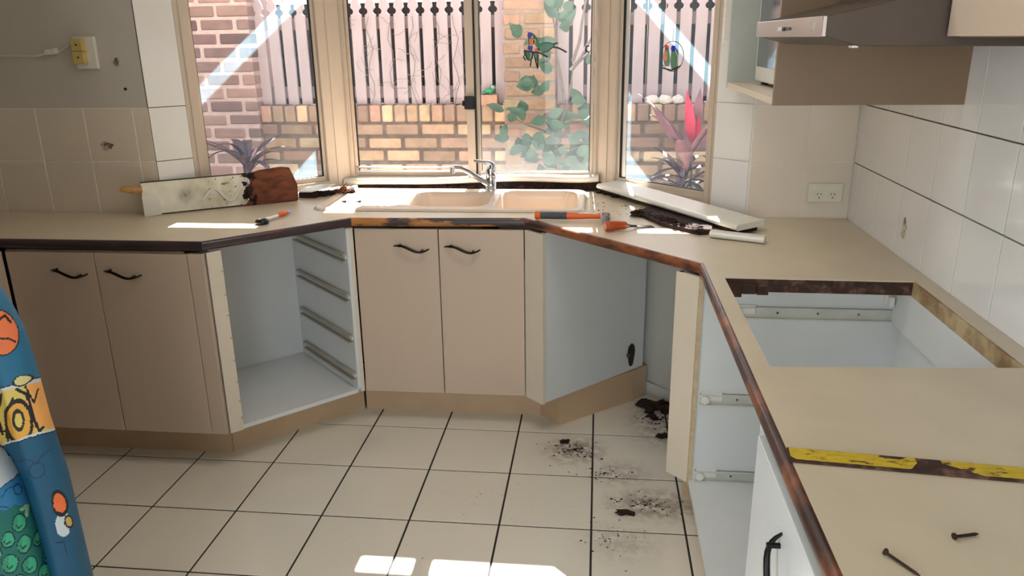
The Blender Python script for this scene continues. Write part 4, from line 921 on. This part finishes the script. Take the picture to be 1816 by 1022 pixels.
# ================================================================== SUN CATCHERS ON THE GLASS
def poly_plate(parent, name, pts, y, m, th=.003, label=None):
    b = MB(); k = len(pts); vs = [(x, y, z) for x, z in pts]+[(x, y+th, z) for x, z in pts]
    b.add(vs, [tuple(range(k)), tuple(reversed(range(k, 2*k)))]+[(i, i+k, (i+1) % k+k, (i+1) % k) for i in range(k)]); o = b.build(name, m, parent, local=True, label=label)
    return o
def ell(cx, cz, rx, rz, n_=16, a0=0): return [(cx+math.cos(a0)*math.cos(t)*rx-math.sin(a0)*math.sin(t)*rz, cz+math.sin(a0)*math.cos(t)*rx+math.cos(a0)*math.sin(t)*rz) for t in [2*math.pi*k/n_ for k in range(n_)]]
def stained(name, c):
    m = mat(name, c, .15, var=.15, scale=60); bs = m.node_tree.nodes['Principled BSDF']; bs.inputs['Transmission Weight'].default_value = .55; return m
M['g_blue'] = stained('blue_glass', (.16, .20, .80)); M['g_or'] = stained('orange_glass', (.98, .55, .10)); M['g_red'] = stained('coral_glass', (.85, .42, .28)); M['g_gr'] = stained('green_glass', (.10, .52, .30)); M['g_wh'] = stained('clear_white_glass', (.85, .9, .95))
S1 = thing('sun_catcher', (-.284, 3.608, 1.534), 'blue, orange and green stained glass bird hanging on the sliding pane', 'sun catcher')
k_ = .00238/1.0*.1  # metres per crop pixel of the close-up
def cv(x, y): return ((x-470)*.000262, -(y-560)*.000262)
def P_(*a): return [cv(x, y) for x, y in a]
for nm, pts, m_, lb in (('head', P_(*[(365+42*math.cos(t), 325+48*math.sin(t)) for t in [6.283*i/14 for i in range(14)]]), 'g_blue', 'blue head'),
                    ('breast', P_(*[(398+52*math.cos(t), 435+55*math.sin(t)) for t in [6.283*i/16 for i in range(16)]]), 'g_or', 'orange breast'),
                    ('belly', P_((345, 500), (415, 495), (405, 590), (330, 545)), 'g_blue', 'blue belly'),
                    ('throat', P_((430, 340), (445, 360), (440, 500), (420, 510)), 'g_wh', 'clear edge'),
                    ('neck', P_((400, 290), (450, 330), (505, 410), (520, 480), (500, 530), (450, 490), (460, 400), (410, 350)), 'g_gr', 'green neck'),
                    ('wing', P_((500, 500), (570, 465), (650, 450), (730, 460), (780, 480), (760, 530), (690, 575), (600, 612), (545, 590), (500, 560)), 'g_gr', 'green wing'),
                    ('flank', P_(*[(487+42*math.cos(t), 575+40*math.sin(t)) for t in [6.283*i/14 for i in range(14)]]), 'g_red', 'coral flank'),
                    ('bead', P_(*[(545+16*math.cos(t), 595+16*math.sin(t)) for t in [6.283*i/10 for i in range(10)]]), 'g_wh', 'white bead'),
                    ('leaf', P_((285, 585), (345, 590), (380, 640), (370, 700), (345, 740), (310, 715), (285, 650)), 'g_gr', 'green leaf'),
                    ('leaf', P_((395, 610), (420, 640), (415, 700), (385, 760), (365, 740), (385, 680)), 'g_gr', 'green leaf'),
                    ('leaf', P_((450, 610), (505, 615), (500, 740), (470, 750)), 'g_gr', 'green leaf')):
    poly_plate(S1, nm, pts, 0, m_, label=lb)
b = MB()
def lead(pts, r=.0016): b.tube([(x, -.0005, z) for x, z in P_(*pts)], r, 6)
lead([(265, 575), (400, 600), (470, 610), (540, 620), (610, 655), (665, 690)], .0036); lead([(760, 485), (790, 470), (840, 462)], .003); lead([(760, 525), (850, 540), (930, 580), (990, 615)], .0036)
lead([(400, 290), (450, 335), (500, 400), (520, 480), (600, 455), (690, 450), (780, 485), (740, 545), (650, 600), (570, 612)]); lead([(325, 330), (345, 380), (350, 490), (330, 545), (400, 600)])
lead([(268, 580), (280, 650), (252, 680), (290, 740)], .003); lead([(290, 650), (310, 715), (350, 740), (400, 700), (415, 610)], .0024); lead([(385, 740), (372, 840)], .003); lead([(430, 620), (455, 720), (495, 875)], .003); lead([(505, 640), (500, 760), (495, 875)], .003); lead([(345, 380), (450, 375)])
b.build('lead_outline', 'black', S1, local=True)
S2 = thing('sun_catcher', (.288, 3.300, 1.505), 'round hoop sun catcher with green and orange birds in the right bay pane', 'sun catcher', rot=(0, 0, math.radians(-45)))
b = MB(); b.tube([(math.cos(t)*.058, 0, math.sin(t)*.058-.0) for t in [6.283*i/32 for i in range(33)]], .0014, 6, caps=False); b.build('hoop', 'black', S2, local=True)
for nm, pts, m_ in (('bird_body', [(-.040, .030), (-.02, .034), (-.012, 0), (-.014, -.038), (-.036, -.040), (-.046, -.01)], M['g_gr']), ('bird_body', [(-.005, .02), (.012, .026), (.028, 0), (.026, -.045), (.0, -.052), (-.010, -.02)], M['g_gr']),
                   ('bird_breast', [(-.044, .012), (-.028, .02), (-.022, -.008), (-.034, -.022), (-.047, -.005)], M['g_or']), ('bird_head', ell(-.030, .034, .010, .011, 12), M['g_red']), ('bird_head', ell(.004, .030, .011, .012, 12), M['g_blue'])):
    poly_plate(S2, nm, pts, -.0015 if nm != 'bird_body' else 0, m_)
b = MB(); b.tube([(-.05, 0, -.046), (0, 0, -.054), (.045, 0, -.036)], .003, 6); b.build('perch', 'black', S2, local=True)
b = MB(); b.tube([(0, 0, .058), (0, .0, .075), (.002, 0, .11)], .0008, 5); b.build('hanging_wire', 'black', S2, local=True)

# ================================================================== CURTAIN
CT = thing('curtain', (-1.2, 1.25, 0), 'bright blue curtain printed with yellow, orange and green cartoon shapes hanging at the left foreground', 'curtain')
def ray_px(px, py):
    d = fw*F_PX+rt2*(px-908)-up2*(py-511); return d
def to_px(P):
    v = Vector(P)-Vector((0, 0, H)); return (908+F_PX*v.dot(rt2)/v.dot(fw), 511-F_PX*v.dot(up2)/v.dot(fw))
def interp(tab, x):
    for (a, c), (d, e) in zip(tab, tab[1:]):
        if x <= d: return c+(e-c)*(x-a)/(d-a)
    return tab[-1][1]
EDGE = [(.0, -1.035), (.52, -1.048), (.74, -1.052), (.867, -1.066), (1.0, -1.073), (1.06, -1.080), (1.12, -1.100), (1.2, -1.145), (1.3, -1.20), (2.15, -1.45)]   # z -> right silhouette x
ED2 = [(.0, -1.10), (.52, -1.112), (.65, -1.119), (.75, -1.132), (.80, -1.150), (.83, -1.175), (.95, -1.23), (2.15, -1.60)]
def curt(u, v):
    z = interp([(0, .03), (.08, .42), (.88, 1.22), (1, 2.15)], v); e1 = interp(EDGE, z)-.012; e2 = interp(ED2, z)
    w1 = .045; w2 = .05
    K = [(e1-.09, 1.325), (e1-.02, 1.31), (e1-.0, 1.265), (e1-.028, 1.232), (e1-.06, 1.245), (e2-.035, 1.275), (e2-.012, 1.26), (e2, 1.21), (e2-.03, 1.165), (e2-.08, 1.16), (e2-.13, 1.20), (e2-.18, 1.24), (e2-.23, 1.18), (e2-.30, 1.17), (e2-.36, 1.24)]
    t = u*(len(K)-1); i = min(int(t), len(K)-2); f = t-i
    p0 = Vector(K[max(i-1, 0)]); p1 = Vector(K[i]); p2 = Vector(K[i+1]); p3 = Vector(K[min(i+2, len(K)-1)])
    q = .5*((2*p1)+(-p0+p2)*f+(2*p0-5*p1+4*p2-p3)*f*f+(-p0+3*p1-3*p2+p3)*f**3)
    return (q.x, q.y, z)
BLU = (.13, .42, .55); BLU2 = (.12, .36, .52); YEL = (.86, .76, .38); ORA = (.90, .50, .22); WHI = (.80, .83, .84); GRN = (.22, .58, .44); BLK = (.10, .10, .12); TEAL = (.09, .33, .45)
def seg_d(px, py, a, c):
    ax, ay = a; bx_, by = c; t = max(0, min(1, ((px-ax)*(bx_-ax)+(py-ay)*(by-ay))/((bx_-ax)**2+(by-ay)**2+1e-9))); return math.hypot(px-ax-t*(bx_-ax), py-ay-t*(by-ay))
def lines_d(px, py, pts): return min(seg_d(px, py, a, c) for a, c in zip(pts, pts[1:]))
def ring_d(px, py, cx, cy, rx, ry, a=0):
    x, y = px-cx, py-cy; x, y = x*math.cos(a)+y*math.sin(a), -x*math.sin(a)+y*math.cos(a); k = math.hypot(x/rx, y/ry); return (k-1)*min(rx, ry)
circles = [(33, 928, 13, 17), (14, 958, 12, 16), (42, 965, 13, 18), (66, 955, 10, 16), (18, 1000, 15, 18), (52, 1002, 14, 17), (82, 985, 9, 16), (78, 1015, 12, 16), (-8, 985, 12, 18), (34, 1034, 14, 17), (100, 1030, 12, 16), (0, 1035, 14, 17), (-20, 1020, 14, 18), (95, 1060, 14, 18), (60, 1052, 14, 18)]
def ccol(u, v):
    P = curt(u, v); px, py = to_px(P); wob = 2*noise.noise(Vector((px*.05, py*.05, 0)))
    px += wob; py += wob
    if u < .36:   # back fold
        y1 = 690-.28*px; y2 = 782-.30*(px-20) 
        if ring_d(px, py, 1, 590, 31, 42, -.3) < 0 and py < 640:
            d = ring_d(px, py, 1, 590, 31, 42, -.3)
            c = BLK if d > -2 or lines_d(px, py, [(-5, 570), (8, 560), (18, 572)]) < 2.2 or lines_d(px, py, [(0, 600), (14, 600), (26, 606)]) < 1.8 else (.93, .48, .28)
            return c
        if ring_d(px, py, 40, 675, 20, 9, -.3) < 0: return BLK if ring_d(px, py, 40, 675, 20, 9, -.3) > -2 else (.85, .80, .55)
        if py > y1+0 and py < y1+6: return WHI
        if abs(py-y1+1) < 1.5: return BLK
        if py > y1 and py < y2:
            o = ring_d(px, py, 34, 748, 22, 38, -.1); o2 = ring_d(px, py, 33, 745, 9, 16, -.1)
            if abs(o) < 2.6 or abs(o2) < 2.0 or lines_d(px, py, [(30, 690), (48, 700), (58, 740), (72, 770)]) < 2.8 or lines_d(px, py, [(22, 706), (12, 730), (13, 775)]) < 2.2 or lines_d(px, py, [(4, 700), (-4, 740), (6, 770)]) < 2.4 or lines_d(px, py, [(42, 682), (60, 715), (66, 690)]) < 1.7 or lines_d(px, py, [(60, 745), (70, 765), (76, 758)]) < 2.2 or lines_d(px, py, [(0, 765), (15, 763), (16, 788)]) < 1.8: return BLK
            if o < 0 and o2 > 0: return (.90, .66, .26)
            if px > 45 and py < 760: return (.93, .66, .35)
            return YEL
        if py >= y2 and py < y2+4: return WHI
        if abs(py-y2-5) < 1.3: return BLK
        d = ring_d(px, py, 105, 893, 15, 24, -.25)
        if d < 0: return BLK if d > -4 or lines_d(px, py, [(92, 905), (110, 912), (120, 905)]) < 2 else (.92, .45, .22)
        d = ring_d(px, py, 121, 925, 8, 12, -.2)
        if d < 0: return BLK if d > -2.5 else (.80, .66, .36)
        if ring_d(px, py, 112, 930, 14, 22) < 0 and px < 122: return WHI
        if abs(ring_d(px, py, 66, 834, 13, 14)) < 1 or lines_d(px, py, [(26, 818), (50, 816), (66, 822)]) < 1 or lines_d(px, py, [(66, 818), (78, 805), (90, 796)]) < 1: return (.07, .22, .32)
        if lines_d(px, py, [(100, 962), (112, 960), (118, 980)]) < 1.8: return (.08, .2, .3)
        return BLU if py < y1 else TEAL
    yb = 866-.85*px    # white flounce ends
    if py < yb-8:
        if lines_d(px, py, [(-30, 800), (5, 790), (15, 808)]) < 2: return BLK
        return (.88, .60, .3) if py < 795+.5*px else WHI
    if py < yb: return WHI
    if abs(py-yb-1) < 1.4: return (.10, .16, .3)
    if py < 905-.2*px+10*noise.noise(Vector((px*.06, 3, 0))):
        if abs(ring_d(px, py, 30, 868, 7, 9)) < .9 or abs(ring_d(px, py, 5, 907, 13, 9)) < .9 or lines_d(px, py, [(0, 884), (12, 868), (34, 858)]) < .9: return (.06, .2, .45)
        return (.20, .50, .68)
    if lines_d(px, py, [(38, 905), (47, 895), (46, 915)]) < 3: return (.6, .8, .6)
    for (cx, cy, rx, ry) in circles:
        d = ring_d(px, py, cx, cy, rx, ry, .25)
        if d < 0:
            if d > -2: return (.05, .20, .20)
            if lines_d(px, py, [(cx-5, cy+4), (cx-1, cy+9), (cx+4, cy+3)]) < 1.2: return (.06, .22, .2)
            return (.25, .68, .52) if px > cx-3 else (.20, .58, .44)
    return (.13, .44, .40)
b = MB(); b.grid(curt, 330, 720, colf=ccol); cl = b.build('cloth', M['attr'], CT)
so = cl.modifiers.new('thickness', 'SOLIDIFY'); so.thickness = .0015
b = MB(); b.tube([(-2.0, 1.24, 2.17), (-1.22, 1.24, 2.17)], .011, 12); tag(b.build('curtain_rod', 'white_pl'), 'white curtain rod above the printed curtain', 'curtain rod')

# unseen lamp body, added to go with the overhead fill light
CL = thing('added_fill_lamp', (-.35, 2.1, 2.38), 'flat white oblong fill lamp added above the kitchen floor, out of view', 'lamp')
bx('housing', 'white_pl', CL, -.82, 1.83, 2.385, .12, 2.37, 2.42, .004)
bx('diffuser', 'white_pl', CL, -.80, 1.85, 2.372, .10, 2.35, 2.385, .003)
